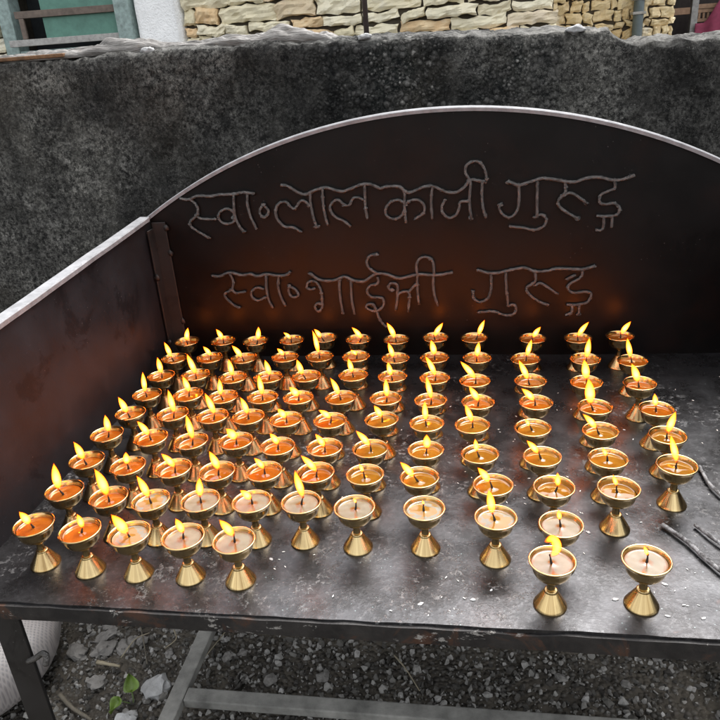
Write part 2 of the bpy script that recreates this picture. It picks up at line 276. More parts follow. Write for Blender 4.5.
# ------------------------------------------------------------------ materials
class NT:
    def __init__(s, name):
        s.m = bpy.data.materials.new(name); s.m.use_nodes = True
        s.t = s.m.node_tree; s.n = s.t.nodes; s.n.clear()
        s.out = s.N('ShaderNodeOutputMaterial')
    def N(s, typ, **kw):
        n = s.n.new(typ)
        for k, v in kw.items(): setattr(n, k, v)
        return n
    def L(s, a, b): s.t.links.new(a, b)
    def val(s, sock, v):
        if hasattr(v, 'links') or isinstance(v, bpy.types.NodeSocket): s.L(v, sock)
        else: sock.default_value = v
    def pos(s, scale=(1, 1, 1), obj=True, rot=(0, 0, 0)):
        c = s.N('ShaderNodeTexCoord'); mp = s.N('ShaderNodeMapping')
        mp.inputs['Scale'].default_value = scale; mp.inputs['Rotation'].default_value = rot
        s.L(c.outputs['Object' if obj else 'Generated'], mp.inputs['Vector']); return mp.outputs[0]
    def noise(s, vec, sc, det=6, rough=.6, dist=0):
        n = s.N('ShaderNodeTexNoise'); s.L(vec, n.inputs['Vector'])
        n.inputs['Scale'].default_value = sc; n.inputs['Detail'].default_value = det
        n.inputs['Roughness'].default_value = rough; n.inputs['Distortion'].default_value = dist
        return n.outputs['Fac']
    def voro(s, vec, sc, feat='F1', out='Distance', rnd=1):
        n = s.N('ShaderNodeTexVoronoi', feature=feat); s.L(vec, n.inputs['Vector'])
        n.inputs['Scale'].default_value = sc; n.inputs['Randomness'].default_value = rnd
        return n.outputs[out]
    def ramp(s, fac, stops, interp='LINEAR'):
        n = s.N('ShaderNodeValToRGB'); n.color_ramp.interpolation = interp
        e = n.color_ramp.elements
        while len(e) < len(stops): e.new(.5)
        for i, (p, c) in enumerate(stops):
            e[i].position = p
            e[i].color = (c, c, c, 1) if isinstance(c, (int, float)) else (*c, 1)
        s.L(fac, n.inputs[0]); return n.outputs[0]
    def mix(s, fac, a, b, blend='MIX'):
        n = s.N('ShaderNodeMix', data_type='RGBA', blend_type=blend)
        s.val(n.inputs[0], fac)
        for k, v in ((6, a), (7, b)):
            if isinstance(v, tuple): n.inputs[k].default_value = (*v, 1) if len(v) == 3 else v
            else: s.L(v, n.inputs[k])
        return n.outputs[2]
    def math(s, op, a, b=0.0, clamp=False):
        n = s.N('ShaderNodeMath', operation=op, use_clamp=clamp)
        s.val(n.inputs[0], a); s.val(n.inputs[1], b); return n.outputs[0]
    def bump(s, h, st=.5, d=.01, prev=None):
        n = s.N('ShaderNodeBump'); n.inputs['Strength'].default_value = st; n.inputs['Distance'].default_value = d
        s.L(h, n.inputs['Height'])
        if prev is not None: s.L(prev, n.inputs['Normal'])
        return n.outputs[0]
    def pbr(s, col, rough=.5, metal=0.0, spec=.5, normal=None, **kw):
        b = s.N('ShaderNodeBsdfPrincipled')
        if isinstance(col, tuple): b.inputs['Base Color'].default_value = (*col, 1)
        else: s.L(col, b.inputs['Base Color'])
        s.val(b.inputs['Roughness'], rough); s.val(b.inputs['Metallic'], metal); s.val(b.inputs['Specular IOR Level'], spec)
        if normal is not None: s.L(normal, b.inputs['Normal'])
        for k, v in kw.items(): s.val(b.inputs[k.replace('_', ' ')], v)
        s.L(b.outputs[0], s.out.inputs[0]); return s.m

def simple(name, col, rough=.6, metal=0., var=.25, sc=30, bump=.15, spec=.5, bd=.004):
    t = NT(name); v = t.pos()
    f = t.noise(v, sc, 6, .65)
    c = t.mix(t.ramp(f, [(.3, 0), (.7, 1)]), tuple(x * (1 - var) for x in col), tuple(min(1, x * (1 + var)) for x in col))
    return t.pbr(c, rough, metal, spec, t.bump(t.noise(v, sc * 4, 4), bump, bd))

M = {}
def brass(name, col, dark, rough, streaky):
    t = NT(name)
    info = t.N('ShaderNodeObjectInfo')
    v = t.pos()
    # down the cone, polishing streaks with bright and dark reflections painted in; faint turning rings round the axis
    sep = t.N('ShaderNodeSeparateXYZ'); t.L(v, sep.inputs[0])
    ang = t.math('ARCTAN2', sep.outputs[1], sep.outputs[0])
    cmb = t.N('ShaderNodeCombineXYZ'); t.L(t.math('COSINE', ang), cmb.inputs[0]); t.L(t.math('SINE', ang), cmb.inputs[1])
    t.L(t.math('MULTIPLY', info.outputs['Random'], 40.0), cmb.inputs[2])
    streak = t.noise(cmb.outputs[0], 3.2, 5, .72)
    big = t.noise(v, 45, 4, .6)
    c = t.mix(t.ramp(streak, [(.34, 0), (.64, 1)]), dark, col) if streaky else t.mix(t.ramp(big, [(.3, 0), (.7, 1)]), dark, col)
    c = t.mix(t.ramp(big, [(.55, 0), (.8, .35)]), c, tuple(x * .55 for x in dark))
    c = t.mix(t.math('MULTIPLY', info.outputs['Random'], .45), c, tuple(x * .62 for x in col))
    rg = t.math('ADD', t.math('MULTIPLY', streak if streaky else big, .16), rough - .08)
    if streaky:
        nb = t.bump(streak, .22, .0018)
        return t.pbr(c, rg, 1.0, .5, nb, Anisotropic=.5)
    return t.pbr(c, rg, 1.0, .5, t.bump(big, .08, .001))
M['brass'] = brass('polished_brass', (.62, .45, .22), (.44, .30, .12), .20, False)
M['brass_foot'] = brass('turned_brass', (.66, .50, .25), (.26, .16, .06), .22, True)

def wax(name, ca, cb, rough=.07, sub=.35, pale=False):
    t = NT(name); v = t.pos(); info = t.N('ShaderNodeObjectInfo')
    off = t.N('ShaderNodeVectorMath', operation='ADD'); t.L(v, off.inputs[0])
    cm = t.N('ShaderNodeCombineXYZ'); t.L(t.math('MULTIPLY', info.outputs['Random'], 9.0), cm.inputs[0]); t.L(cm.outputs[0], off.inputs[1])
    f = t.noise(off.outputs[0], 70, 3, .5)
    c = t.mix(t.ramp(f, [(.35, 0), (.65, 1)]), ca, cb)
    c = t.mix(t.math('MULTIPLY', info.outputs['Random'], .45), c, tuple(x * .6 for x in ca))
    rg = rough
    nb = t.bump(t.noise(off.outputs[0], 55, 2, .4), .12, .002)
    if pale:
        # melted amber pool round the wick, wick's reflection painted as a streak towards the camera, pale elsewhere
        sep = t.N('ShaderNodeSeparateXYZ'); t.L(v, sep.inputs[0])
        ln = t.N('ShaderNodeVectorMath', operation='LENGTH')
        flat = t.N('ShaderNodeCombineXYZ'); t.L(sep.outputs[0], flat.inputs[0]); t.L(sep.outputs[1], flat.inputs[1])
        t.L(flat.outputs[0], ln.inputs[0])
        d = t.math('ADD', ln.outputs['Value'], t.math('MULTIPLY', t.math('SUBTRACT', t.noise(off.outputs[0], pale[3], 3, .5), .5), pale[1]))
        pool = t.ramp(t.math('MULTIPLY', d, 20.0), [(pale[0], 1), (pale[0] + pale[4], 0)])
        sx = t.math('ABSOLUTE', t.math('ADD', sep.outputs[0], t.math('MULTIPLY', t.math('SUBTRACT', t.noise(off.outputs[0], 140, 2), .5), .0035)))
        wick_reflection = t.math('MULTIPLY', t.ramp(t.math('MULTIPLY', sx, 100.0), [(.10, 1), (.20, 0)]), t.math('LESS_THAN', sep.outputs[1], 0.0))
        pool = t.math('MAXIMUM', pool, wick_reflection)
        edge = t.ramp(t.math('MULTIPLY', d, 20.0), [(.40, 0), (.445, 1)])  # amber rim band: bowl wall's shade and reflection put into the colour
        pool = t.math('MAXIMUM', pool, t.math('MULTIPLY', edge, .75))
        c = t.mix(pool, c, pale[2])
    return t.pbr(c, rg, 0, .5, nb, Subsurface_Weight=sub, Subsurface_Radius=(.010, .004, .0015), Subsurface_Scale=.6, Coat_Weight=.12 if pale else .4, Coat_Roughness=.06 if pale else .03)
M['wax_amber'] = wax('melted_amber_fat', (.30, .080, .0055), (.215, .048, .0028), .05, .12)
M['wax_honey'] = wax('melted_honey_fat', (.25, .104, .010), (.19, .07, .006), .05, .12)
M['wax_pale'] = wax('pale_fat', (.185, .138, .078), (.15, .105, .052), .22, .2, (.10, .012, (.17, .062, .012), 90, .07))
M['wax_half'] = wax('half_pale_fat', (.20, .175, .125), (.165, .14, .095), .08, .2, (.30, .045, (.24, .115, .02), 60, .03))
M['wick'] = simple('charred_wick', (.012, .010, .009), .9, 0, .4, 300, .5)

def flame_mat():
    t = NT('flame'); uv = t.N('ShaderNodeUVMap'); sep = t.N('ShaderNodeSeparateXYZ'); t.L(uv.outputs[0], sep.inputs[0])
    c = t.ramp(sep.outputs[0], [(0, (.9, .10, .005)), (.16, (1, .17, .009)), (.38, (1, .225, .015)), (.66, (1, .18, .008)), (.88, (1, .14, .005)), (1, (1, .09, .002))])
    st = t.ramp(sep.outputs[0], [(0, .06), (.16, .28), (.38, 1), (.62, .75), (.88, .25), (1, .07)])
    lw = t.N('ShaderNodeLayerWeight'); lw.inputs[0].default_value = .5
    # thin hot gas: the limb is thinner, so cooler and fainter than the core
    c = t.mix(t.math('MULTIPLY', lw.outputs['Facing'], 1.0, True), c, (1, .11, .003))
    e = t.N('ShaderNodeEmission'); t.L(c, e.inputs[0]); t.L(t.math('MULTIPLY', t.math('MULTIPLY', st, t.math('POWER', t.math('SUBTRACT', 1.0, lw.outputs['Facing']), 2.2)), 18.0), e.inputs[1])
    a = t.math('POWER', t.math('SUBTRACT', 1.0, lw.outputs['Facing']), .8)
    a = t.math('MULTIPLY', a, t.ramp(sep.outputs[0], [(0, .18), (.12, .45), (.3, .97), (.80, .95), (1, .30)]))
    tr = t.N('ShaderNodeBsdfTransparent'); mx = t.N('ShaderNodeMixShader')
    t.L(a, mx.inputs[0]); t.L(tr.outputs[0], mx.inputs[1]); t.L(e.outputs[0], mx.inputs[2])
    t.L(mx.outputs[0], t.out.inputs[0]); return t.m
M['flame'] = flame_mat()

def tray_floor():
    t = NT('sooty_steel_floor'); v = t.pos()
    big = t.noise(v, 3.2, 6, .62); mid = t.noise(v, 16, 7, .7); fine = t.noise(v, 170, 6, .75)
    scr = t.noise(t.pos((5, 60, 5), rot=(0, 0, .5)), 5, 4, .7)
    c = t.mix(t.ramp(mid, [(.35, 0), (.66, 1)]), (.034, .0332, .0338), (.074, .074, .078))
    c = t.mix(t.ramp(big, [(.48, 0), (.66, .40)]), c, (.017, .0135, .012))
    c = t.mix(t.ramp(fine, [(.5, 0), (.72, .5)]), c, (.135, .135, .14))
    c = t.mix(t.ramp(scr, [(.60, 0), (.70, .25)]), c, (.14, .14, .143))
    # rust: small red-brown stains
    rs = t.noise(v, 9, 5, .75, .4)
    c = t.mix(t.ramp(rs, [(.64, 0), (.72, .45)]), c, (.09, .03, .018))
    # dried pale spill and ash specks
    ash = t.math('MULTIPLY', t.ramp(t.noise(v, 6.5, 3, .5), [(.52, 0), (.64, 1)]), t.ramp(t.noise(v, 95, 5, .8), [(.56, 0), (.63, 1)]))
    c = t.mix(t.math('MULTIPLY', ash, .42), c, (.22, .215, .21))
    sp = t.ramp(t.voro(v, 130), [(.07, 1), (.13, 0)])
    sp = t.math('MULTIPLY', sp, t.ramp(t.noise(v, 21, 2), [(.56, 0), (.62, 1)]))
    c = t.mix(t.math('MULTIPLY', sp, .5), c, (.30, .39, .38))
    rg = t.ramp(mid, [(.3, .22), (.7, .36)])
    nb = t.bump(t.noise(v, 5, 4), .2, .006); nb = t.bump(fine, .22, .0012, nb); nb = t.bump(ash, .4, .001, nb)
    mt = t.math('SUBTRACT', .80, t.math('MULTIPLY', t.math('MAXIMUM', ash, sp), .6))
    return t.pbr(c, rg, mt, .5, nb)
M['floor'] = tray_floor()

def panel(name, base, rust, rustlo, metal=.1, rough=(.34, .5), sp=.4):
    t = NT(name); v = t.pos()
    mid = t.noise(v, 9, 7, .65); fine = t.noise(v, 220, 4, .7)
    c = t.mix(t.ramp(mid, [(.35, 0), (.68, 1)]), tuple(x * .55 for x in base), base)
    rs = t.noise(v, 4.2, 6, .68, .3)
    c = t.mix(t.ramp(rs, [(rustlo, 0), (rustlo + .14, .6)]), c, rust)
    sc = t.noise(t.pos((14, 14, 90), rot=(.35, .3, .6)), 2.2, 4, .75)
    c = t.mix(t.ramp(sc, [(.66, 0), (.72, .25)]), c, tuple(min(1, x * 3.0 + .02) for x in base))
    dk = t.noise(v, 11, 6, .72, .5)
    c = t.mix(t.ramp(dk, [(.57, 0), (.63, .7)]), c, tuple(x * .3 for x in base))
    spk = t.ramp(t.voro(v, 95), [(.05, 1), (.09, 0)])
    spk = t.math('MULTIPLY', spk, t.ramp(t.noise(v, 11, 2), [(.55, 0), (.63, 1)]))
    c = t.mix(t.math('MULTIPLY', spk, .35), c, (.22, .21, .20))
    nb = t.bump(t.noise(v, 3.5, 3), .2, .01); nb = t.bump(fine, .12, .001, nb)
    return t.pbr(c, t.ramp(mid, [(.3, rough[0]), (.7, rough[1])]), metal, sp, nb)
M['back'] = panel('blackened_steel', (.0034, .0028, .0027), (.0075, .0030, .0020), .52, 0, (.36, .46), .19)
M['side'] = panel('scorched_steel', (.019, .0188, .0212), (.0135, .009, .0082), .50, .0, (.46, .6), .11)
M['steel_dark'] = panel('dark_angle_iron', (.022, .020, .019), (.06, .022, .012), .60, .1, (.4, .6))
def lipm():
    t = NT('chipped_black_lip'); v = t.pos()
    mid = t.noise(v, 22, 7, .7)
    c = t.mix(t.ramp(mid, [(.4, 0), (.65, 1)]), (.008, .007, .007), (.026, .023, .021))
    c = t.mix(t.ramp(t.noise(v, 14, 6, .75, .6), [(.54, 0), (.62, .8)]), c, (.060, .026, .014))
    c = t.mix(t.ramp(t.noise(t.pos((1, 1, 2.2)), 11, 6, .8, .3), [(.60, 0), (.63, .9)]), c, (.26, .245, .225))
    return t.pbr(c, .55, .1, .45, t.bump(mid, .5, .003))
M['lip'] = lipm()
M['trim'] = simple('worn_pale_rim', (.21, .21, .217), .5, .1, .3, 45, .2)
M['rod'] = simple('welded_rod', (.135, .13, .124), .24, 1.0, .5, 110, .9, .5, .004)
M['weld'] = simple('weld_bead', (.26, .23, .20), .45, .7, .35, 260, .5, .5, .002)
M['bar'] = simple('dusty_grey_bar', (.17, .166, .150), .9, 0, .5, 15, .3)

def concrete():
    t = NT('sooty_concrete'); v = t.pos()
    big = t.noise(v, 2.6, 5, .6); mid = t.noise(v, 14, 8, .72); fine = t.noise(v, 95, 8, .82); grit = t.noise(v, 260, 4, .8)
    # fine sandy render
    c1 = t.mix(t.ramp(fine, [(.43, 0), (.58, 1)]), (.010, .010, .0096), (.15, .148, .14))
    c1 = t.mix(t.ramp(mid, [(.40, .75), (.62, 0)]), c1, (.012, .012, .0115))
    # exposed pebbles with dark gaps between
    def peb(sc):
        cell = t.voro(v, sc, 'F1', 'Color'); sp = t.N('ShaderNodeSeparateColor'); t.L(cell, sp.inputs[0])
        d = t.voro(v, sc, 'F1', 'Distance')
        c = t.ramp(sp.outputs[0], [(0, (.022, .022, .022)), (.5, (.060, .060, .060)), (.85, (.12, .12, .117)), (1, (.22, .216, .208))])
        return t.mix(t.ramp(d, [(.30, 0), (.52, 1)]), c, (.0030, .0045, .0045)), d
    p1, d1 = peb(68); p2, d2 = peb(120)
    sel = t.ramp(t.noise(v, 19, 2), [(.48, 0), (.52, 1)])
    c2 = t.mix(sel, p1, p2)
    sx_ = t.N('ShaderNodeSeparateXYZ'); t.L(v, sx_.inputs[0])
    zone = t.math('SUBTRACT', .34, t.math('MULTIPLY', t.math('ABSOLUTE', t.math('ADD', sx_.outputs[0], .08)), .9))
    pm = t.ramp(t.math('ADD', t.noise(v, 2.3, 4, .6), t.math('MULTIPLY', zone, .45)), [(.50, 0), (.60, 1)])
    c2 = t.mix(t.ramp(fine, [(.45, .0), (.66, .5)]), c2, (.095, .094, .09))
    c = t.mix(pm, c1, c2)
    # rain streaks and damp blotches
    st = t.noise(t.pos((7, 7, .9)), 1.6, 5, .6)
    c = t.mix(t.ramp(st, [(.50, 0), (.68, .40)]), c, (.11, .108, .10))
    c = t.mix(t.ramp(big, [(.48, .0), (.66, .6)]), c, (.009, .009, .0088))
    c = t.mix(t.ramp(grit, [(.60, 0), (.68, .6)]), c, (.28, .275, .26))
    c = t.mix(t.ramp(t.noise(v, 3.7, 4, .6), [(.55, 0), (.75, .45)]), c, (.026, .020, .012))
    wb = t.noise(t.pos((2.6, 2.6, 1.1)), 1.15, 7, .60, .5)
    c = t.mix(.9, c, t.ramp(wb, [(.36, (.42, .41, .39)), (.48, (.92, .90, .86)), (.62, (1.75, 1.70, 1.60))]), 'MULTIPLY')
    g2 = t.noise(v, 175, 5, .85)
    c = t.mix(.9, c, t.ramp(g2, [(.38, .5), (.50, 1.0), (.62, 1.75)]), 'MULTIPLY')
    dist = t.mix(sel, d1, d2); stone = pm
    # paler patches on upward-facing parts along the top
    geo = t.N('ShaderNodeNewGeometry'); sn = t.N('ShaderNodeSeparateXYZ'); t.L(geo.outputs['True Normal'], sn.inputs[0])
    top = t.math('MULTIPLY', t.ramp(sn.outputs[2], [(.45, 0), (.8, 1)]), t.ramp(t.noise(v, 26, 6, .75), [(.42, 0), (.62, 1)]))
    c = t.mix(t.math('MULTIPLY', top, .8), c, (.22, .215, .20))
    hb_ = t.math('MULTIPLY', t.ramp(dist, [(.1, 1), (.62, 0)]), pm)
    nb = t.bump(mid, .5, .012); nb = t.bump(hb_, .9, .010, nb); nb = t.bump(fine, .8, .005, nb)
    return t.pbr(c, .95, 0, .2, nb)
M['concrete'] = concrete()

def stonem(name, cols, mortar=False):
    t = NT(name); v = t.pos()
    at = t.N('ShaderNodeVertexColor', layer_name='tint')
    sp = t.N('ShaderNodeSeparateColor'); t.L(at.outputs[0], sp.inputs[0])
    c = t.ramp(sp.outputs[0], cols)
    f = t.noise(v, 11, 7, .7)
    c = t.mix(t.ramp(f, [(.35, 0), (.7, .55)]), c, (.90, .80, .55))
    c = t.mix(t.ramp(t.noise(v, 26, 5, .7, .5), [(.60, 0), (.76, .4)]), c, (.36, .27, .14))
    c = t.mix(t.ramp(t.noise(v, 7, 4, .6), [(.58, 0), (.72, .6)]), c, (.78, .75, .67))
    nb = t.bump(t.noise(t.pos((1, 1, 2.4)), 26, 8, .78), .6, .03)
    return t.pbr(c, .9, 0, .3, nb)
M['stone'] = stonem('pale_split_stone', [(0, (.78, .70, .48)), (.25, (.86, .80, .62)), (.55, (.88, .81, .60)), (.80, (.74, .71, .60)), (.93, (.80, .50, .22)), (1, (.60, .56, .45))])
M['stone2'] = stonem('warm_split_stone', [(0, (.82, .60, .31)), (.4, (.88, .70, .42)), (.8, (.86, .69, .41)), (1, (.66, .48, .26))])
M['mortar'] = simple('dark_joint', (.075, .062, .045), .95, 0, .3, 30, .4)
M['lime'] = simple('lime_whitewash', (.88, .88, .865), .85, 0, .06, 22, .5, .4, .02)
M['green'] = simple('faded_green_paint', (.085, .20, .155), .6, 0, .22, 14, .2)
M['palegreen'] = simple('weathered_pale_green_wood', (.24, .31, .29), .75, 0, .35, 30, .3)
M['brownwood'] = simple('old_brown_wood', (.13, .10, .08), .75, 0, .3, 30, .3)
M['greywood'] = simple('bleached_wood', (.33, .32, .30), .8, 0, .3, 40, .3)
M['roomshade'] = simple('interior_shade', (.025, .03, .032), .9)
M['magenta'] = simple('magenta_cloth', (.24, .035, .075), .8, 0, .2, 20, .2)
M['carved'] = simple('carved_wood', (.33, .20, .12), .7, 0, .25, 30, .3)
M['darktimber'] = simple('dark_timber', (.035, .026, .022), .8, 0, .3, 20, .3)
M['pipe'] = simple('blue_grey_pipe', (.10, .125, .13), .5, .2, .2, 10, .1)
M['rebar'] = simple('rusty_rod', (.045, .032, .028), .7, .3, .3, 60, .3)
M['roof'] = simple('slate_roof', (.16, .16, .165), .8, 0, .25, 6, .4)
M['whitestone'] = simple('pale_rock', (.30, .30, .295), .85, 0, .25, 40, .5)
M['rock'] = simple('grey_rock', (.16, .152, .14), .9, 0, .35, 45, .6)
M['twig'] = simple('dry_twig', (.09, .078, .058), .85, 0, .3, 60, .3)
M['straw'] = simple('dry_straw', (.22, .19, .13), .8, 0, .25, 60, .2)
M['leaf'] = simple('fresh_leaf', (.075, .125, .012), .5, 0, .3, 60, .3)
M['stemgreen'] = simple('green_stem', (.10, .15, .04), .6)
M['rice'] = simple('rice_grain', (.78, .76, .71), .6, 0, .12, 200, .1)
M['flake'] = simple('ash_flake', (.55, .54, .53), .9, 0, .25, 150, .4)
def incense():
    t = NT('burnt_incense'); v = t.pos()
    f = t.noise(v, 60, 5, .7)
    c = t.mix(t.ramp(f, [(.42, 0), (.62, 1)]), (.06, .057, .056), (.34, .338, .34))
    return t.pbr(c, .95, 0, .2, t.bump(t.noise(v, 170, 5, .7), .8, .003))
M['incense'] = incense()
def clothm():
    t = NT('dusty_plastic_sheet'); v = t.pos()
    c = t.mix(t.ramp(t.noise(v, 8, 5, .65), [(.35, 0), (.7, 1)]), (.075, .068, .060), (.175, .166, .153))
    c = t.mix(t.ramp(t.noise(v, 14, 4, .7), [(.62, 0), (.75, .6)]), c, (.12, .08, .045))
    return t.pbr(c, .55, 0, .5, t.bump(t.noise(t.pos((10, 45, 60), rot=(0, .35, .6)), 1.7, 4, .6), .7, .014))
M['sheet'] = clothm()
def sackm():
    t = NT('woven_sack'); v = t.pos()
    a = t.N('ShaderNodeTexWave', bands_direction='X'); t.L(v, a.inputs[0]); a.inputs['Scale'].default_value = 48
    b = t.N('ShaderNodeTexWave', bands_direction='Y'); t.L(v, b.inputs[0]); b.inputs['Scale'].default_value = 48
    h = t.math('MULTIPLY', a.outputs['Fac'], b.outputs['Fac'])
    c = t.mix(t.ramp(t.noise(v, 9, 4, .6), [(.35, 0), (.7, 1)]), (.17, .15, .146), (.215, .208, .208))
    c = t.mix(t.ramp(h, [(.0, .5), (.5, 0)]), c, (.34, .31, .29))
    return t.pbr(c, .55, 0, .45, t.bump(h, .4, .0012))
M['sack'] = sackm()
def groundm(name, a, b):
    t = NT(name); v = t.pos()
    f = t.noise(v, 9, 7, .7)
    c = t.mix(t.ramp(f, [(.35, 0), (.68, 1)]), a, b)
    cell = t.voro(v, 85, 'F1', 'Color'); d = t.voro(v, 85)
    sp = t.N('ShaderNodeSeparateColor'); t.L(cell, sp.inputs[0])
    c = t.mix(t.math('MULTIPLY', t.ramp(sp.outputs[0], [(.5, 0), (1, 1)]), t.ramp(d, [(.3, .7), (.6, 0)])), c, (.14, .135, .125))
    return t.pbr(c, .95, 0, .25, t.bump(t.ramp(d, [(.1, 1), (.7, 0)]), .8, .012))
M['soil'] = groundm('dark_gravelly_soil', (.030, .026, .021), (.10, .088, .07))
def gravelm():
    t = NT('gravel_stones'); at = t.N('ShaderNodeVertexColor', layer_name='tint')
    sp = t.N('ShaderNodeSeparateColor'); t.L(at.outputs[0], sp.inputs[0])
    c = t.ramp(sp.outputs[0], [(0, (.035, .032, .028)), (.32, (.10, .095, .085)), (.72, (.23, .222, .205)), (.95, (.27, .262, .245)), (1, (.35, .34, .325))])
    v = t.pos(); c = t.mix(t.ramp(t.noise(v, 120, 4, .7), [(.45, 0), (.7, .4)]), c, (.035, .032, .028))
    return t.pbr(c, .9, 0, .3, t.bump(t.noise(v, 200, 4), .3, .002))
M['gravel'] = gravelm()

# ------------------------------------------------------------------ ground
g = MB(); n = 90
def gcoord(i): # dense near the stand, coarse out to the horizon
    t = (i / n) * 2 - 1
    return math.copysign(abs(t) ** 3.2 * 70 + abs(t) * 1.6, t)
for j in range(n + 1):
    for i in range(n + 1):
        x = gcoord(i) - .2; y = gcoord(j) + 1.1
        near = math.hypot(x + .2, y - 1.1) < 3
        z = .014 * noise.noise(Vector((x * 3.5, y * 3.5, 0))) + .006 * noise.noise(Vector((x * 11, y * 11, 3))) if near else 0
        g.v.append((x, y, z))
for j in range(n):
    for i in range(n):
        a = j * (n + 1) + i
        g.f.append((a, a + 1, a + n + 2, a + n + 1))
tag(g.build('ground', M['soil'], smooth=True), kind='structure')

# gravel carpet: nobody could count it
rng = np.random.default_rng(3)
protos = []
for k in range(6):
    bm = bmesh.new()
    for q in range(11 + k):
        w_ = Vector(rng.normal(size=3)).normalized() * rng.uniform(.75, 1.1); bm.verts.new(w_)
    hull = bmesh.ops.convex_hull(bm, input=bm.verts)
    bmesh.ops.delete(bm, geom=[g_ for g_ in hull['geom_interior'] if isinstance(g_, bmesh.types.BMVert)], context='VERTS')
    bm.verts.index_update()
    protos.append((np.array([v.co[:] for v in bm.verts]), np.array([[v.index for v in f.verts] for f in bm.faces]))); bm.free()
VV = []; FF = []; TT = []; off = 0
for k in range(21000):
    pv, pf = protos[rng.integers(6)]
    x = rng.uniform(-1.55, 1.0); y = rng.uniform(.70, 1.58)
    s = .0022 + .0078 * rng.random() ** 2.2 + (.008 * rng.random() if rng.random() < .05 else 0)
    A = np.array(Euler(rng.uniform(0, 6.28, 3)).to_matrix())
    q = (pv * (np.array([1, .8, .62]) * s)) @ A.T + np.array([x, y, s * .25 + .006 * noise.noise(Vector((x * 11, y * 11, 3))) + .014 * noise.noise(Vector((x * 3.5, y * 3.5, 0)))])
    VV.append(q); FF.append(pf + off); off += len(pv); TT.append(np.full(len(pv), rng.random() ** 1.3 if s > .006 else rng.random()))
VV = np.concatenate(VV); FF = np.concatenate(FF); TT = np.concatenate(TT)
me = bpy.data.meshes.new('gravel'); me.from_pydata(VV.tolist(), [], FF.tolist())
ca = me.color_attributes.new('tint', 'FLOAT_COLOR', 'POINT')
ca.data.foreach_set('color', np.repeat(TT, 4).astype(np.float32)); me.materials.append(M['gravel'])
tag(obj('gravel', me), 'dark grey gravel strewn over the soil under the tray', 'gravel', kind='stuff')

# ------------------------------------------------------------------ the steel offering stand
UL, UR, VF, VB = -.675, .555, .630, 1.406
stand = empty('offering_stand', (0, 0, 0), 'black steel offering stand with a tray, arched back panel and welded lettering', 'offering stand')
# floor sheet, slightly dished and dented
fl = MB(); nu, nv = 90, 60
def fz(x, y):
    return T + .0016 * noise.noise(Vector((x * 4, y * 4, 5))) + .0008 * noise.noise(Vector((x * 15, y * 15, 1)))
for j in range(nv + 1):
    for i in range(nu + 1):
        x = UL + (UR - UL) * i / nu; y = VF + (VB - VF) * j / nv
        dy = .0018 * noise.noise(Vector((x * 30, 0, 2))) if j == 0 else 0
        fl.v.append((x, y + dy, fz(x, y)))
for j in range(nv):
    for i in range(nu):
        a = j * (nu + 1) + i; fl.f.append((a, a + 1, a + nu + 2, a + nu + 1))
n0 = len(fl.v)
for (x, y, z) in list(fl.v[:n0]): fl.v.append((x, y, T - .006))
for j in range(nv):
    for i in range(nu):
        a = n0 + j * (nu + 1) + i; fl.f.append((a, a + nu + 1, a + nu + 2, a + 1))
for i in range(nu):
    fl.f.append((n0 + i, n0 + i + 1, i + 1, i))
    b = nv * (nu + 1) + i; fl.f.append((b, b + 1, n0 + b + 1, n0 + b))
fl.build('floor_plate', M['floor'], stand, smooth='auto')
# front lip: angle iron with a ragged upper edge
lp = MB(); nl = 160
for i in range(nl + 1):
    x = UL - .004 + (UR - UL + .008) * i / nl
    zt = T - .0042 + .0012 * noise.noise(Vector((x * 25, 3, 1))) - .0022 * max(0, noise.noise(Vector((x * 9, 7, 1))) - .15) * 4
    zb = T - .026 - .0035 * (x - UL) / 1.2 + .0008 * noise.noise(Vector((x * 14, 9, 1)))
    yf = VF - .0035 + .0012 * noise.noise(Vector((x * 7, 1, 4)))
    lp.v += [(x, yf, zb), (x, yf - .0006, (zt + zb) / 2), (x, yf, zt), (x, yf + .0045, zt + .0005), (x, yf + .0045, zb)]
for i in range(nl):
    a = i * 5
    for k in range(5):
        lp.f.append((a + k, a + 5 + k, a + 5 + (k + 1) % 5, a + (k + 1) % 5))
lp.f.append((0, 1, 2, 3, 4)); e = nl * 5; lp.f.append((e + 4, e + 3, e + 2, e + 1, e))
lp.build('front_lip', M['lip'], stand, smooth='auto')
# under-frame beams
m = MB()
m.box(UL + .03, UR - .03, VB - .04, VB - .006, T - .034, T - .0065, .002)
m.build('rear_beam', M['steel_dark'], stand)
for x in (UL, UR - .035):
    m = MB(); m.box(x + .002, x + .033, VF + .006, VB - .042, T - .033, T - .0065, .002); m.build('side_beam', M['steel_dark'], stand)
# arched back panel
CX, ZA, RAD = -.06, T + .504, 1.14
def arch(x): return ZA - RAD + math.sqrt(RAD * RAD - (x - CX) ** 2)
bp = MB(); nb_ = 96; nz = 24
def yb(x, z): return VB + .0016 * noise.noise(Vector((x * 3.2, z * 3.2, 8)))
for s_ in (0, .003):
    for i in range(nb_ + 1):
        x = UL + (UR - UL) * i / nb_; h = arch(x) - .003
        for k in range(nz + 1):
            z = T - .004 + (h - T + .004) * k / nz
            bp.v.append((x, yb(x, z) + s_, z))
n0 = (nb_ + 1) * (nz + 1)
for i in range(nb_):
    for k in range(nz):
        a = i * (nz + 1) + k; b = a + nz + 1
        bp.f.append((a, b, b + 1, a + 1)); bp.f.append((n0 + a, n0 + a + 1, n0 + b + 1, n0 + b))
    a = i * (nz + 1) + nz; b = a + nz + 1
    bp.f.append((a, b, n0 + b, n0 + a))
back = bp.build('back_panel', M['back'], stand, smooth='auto')
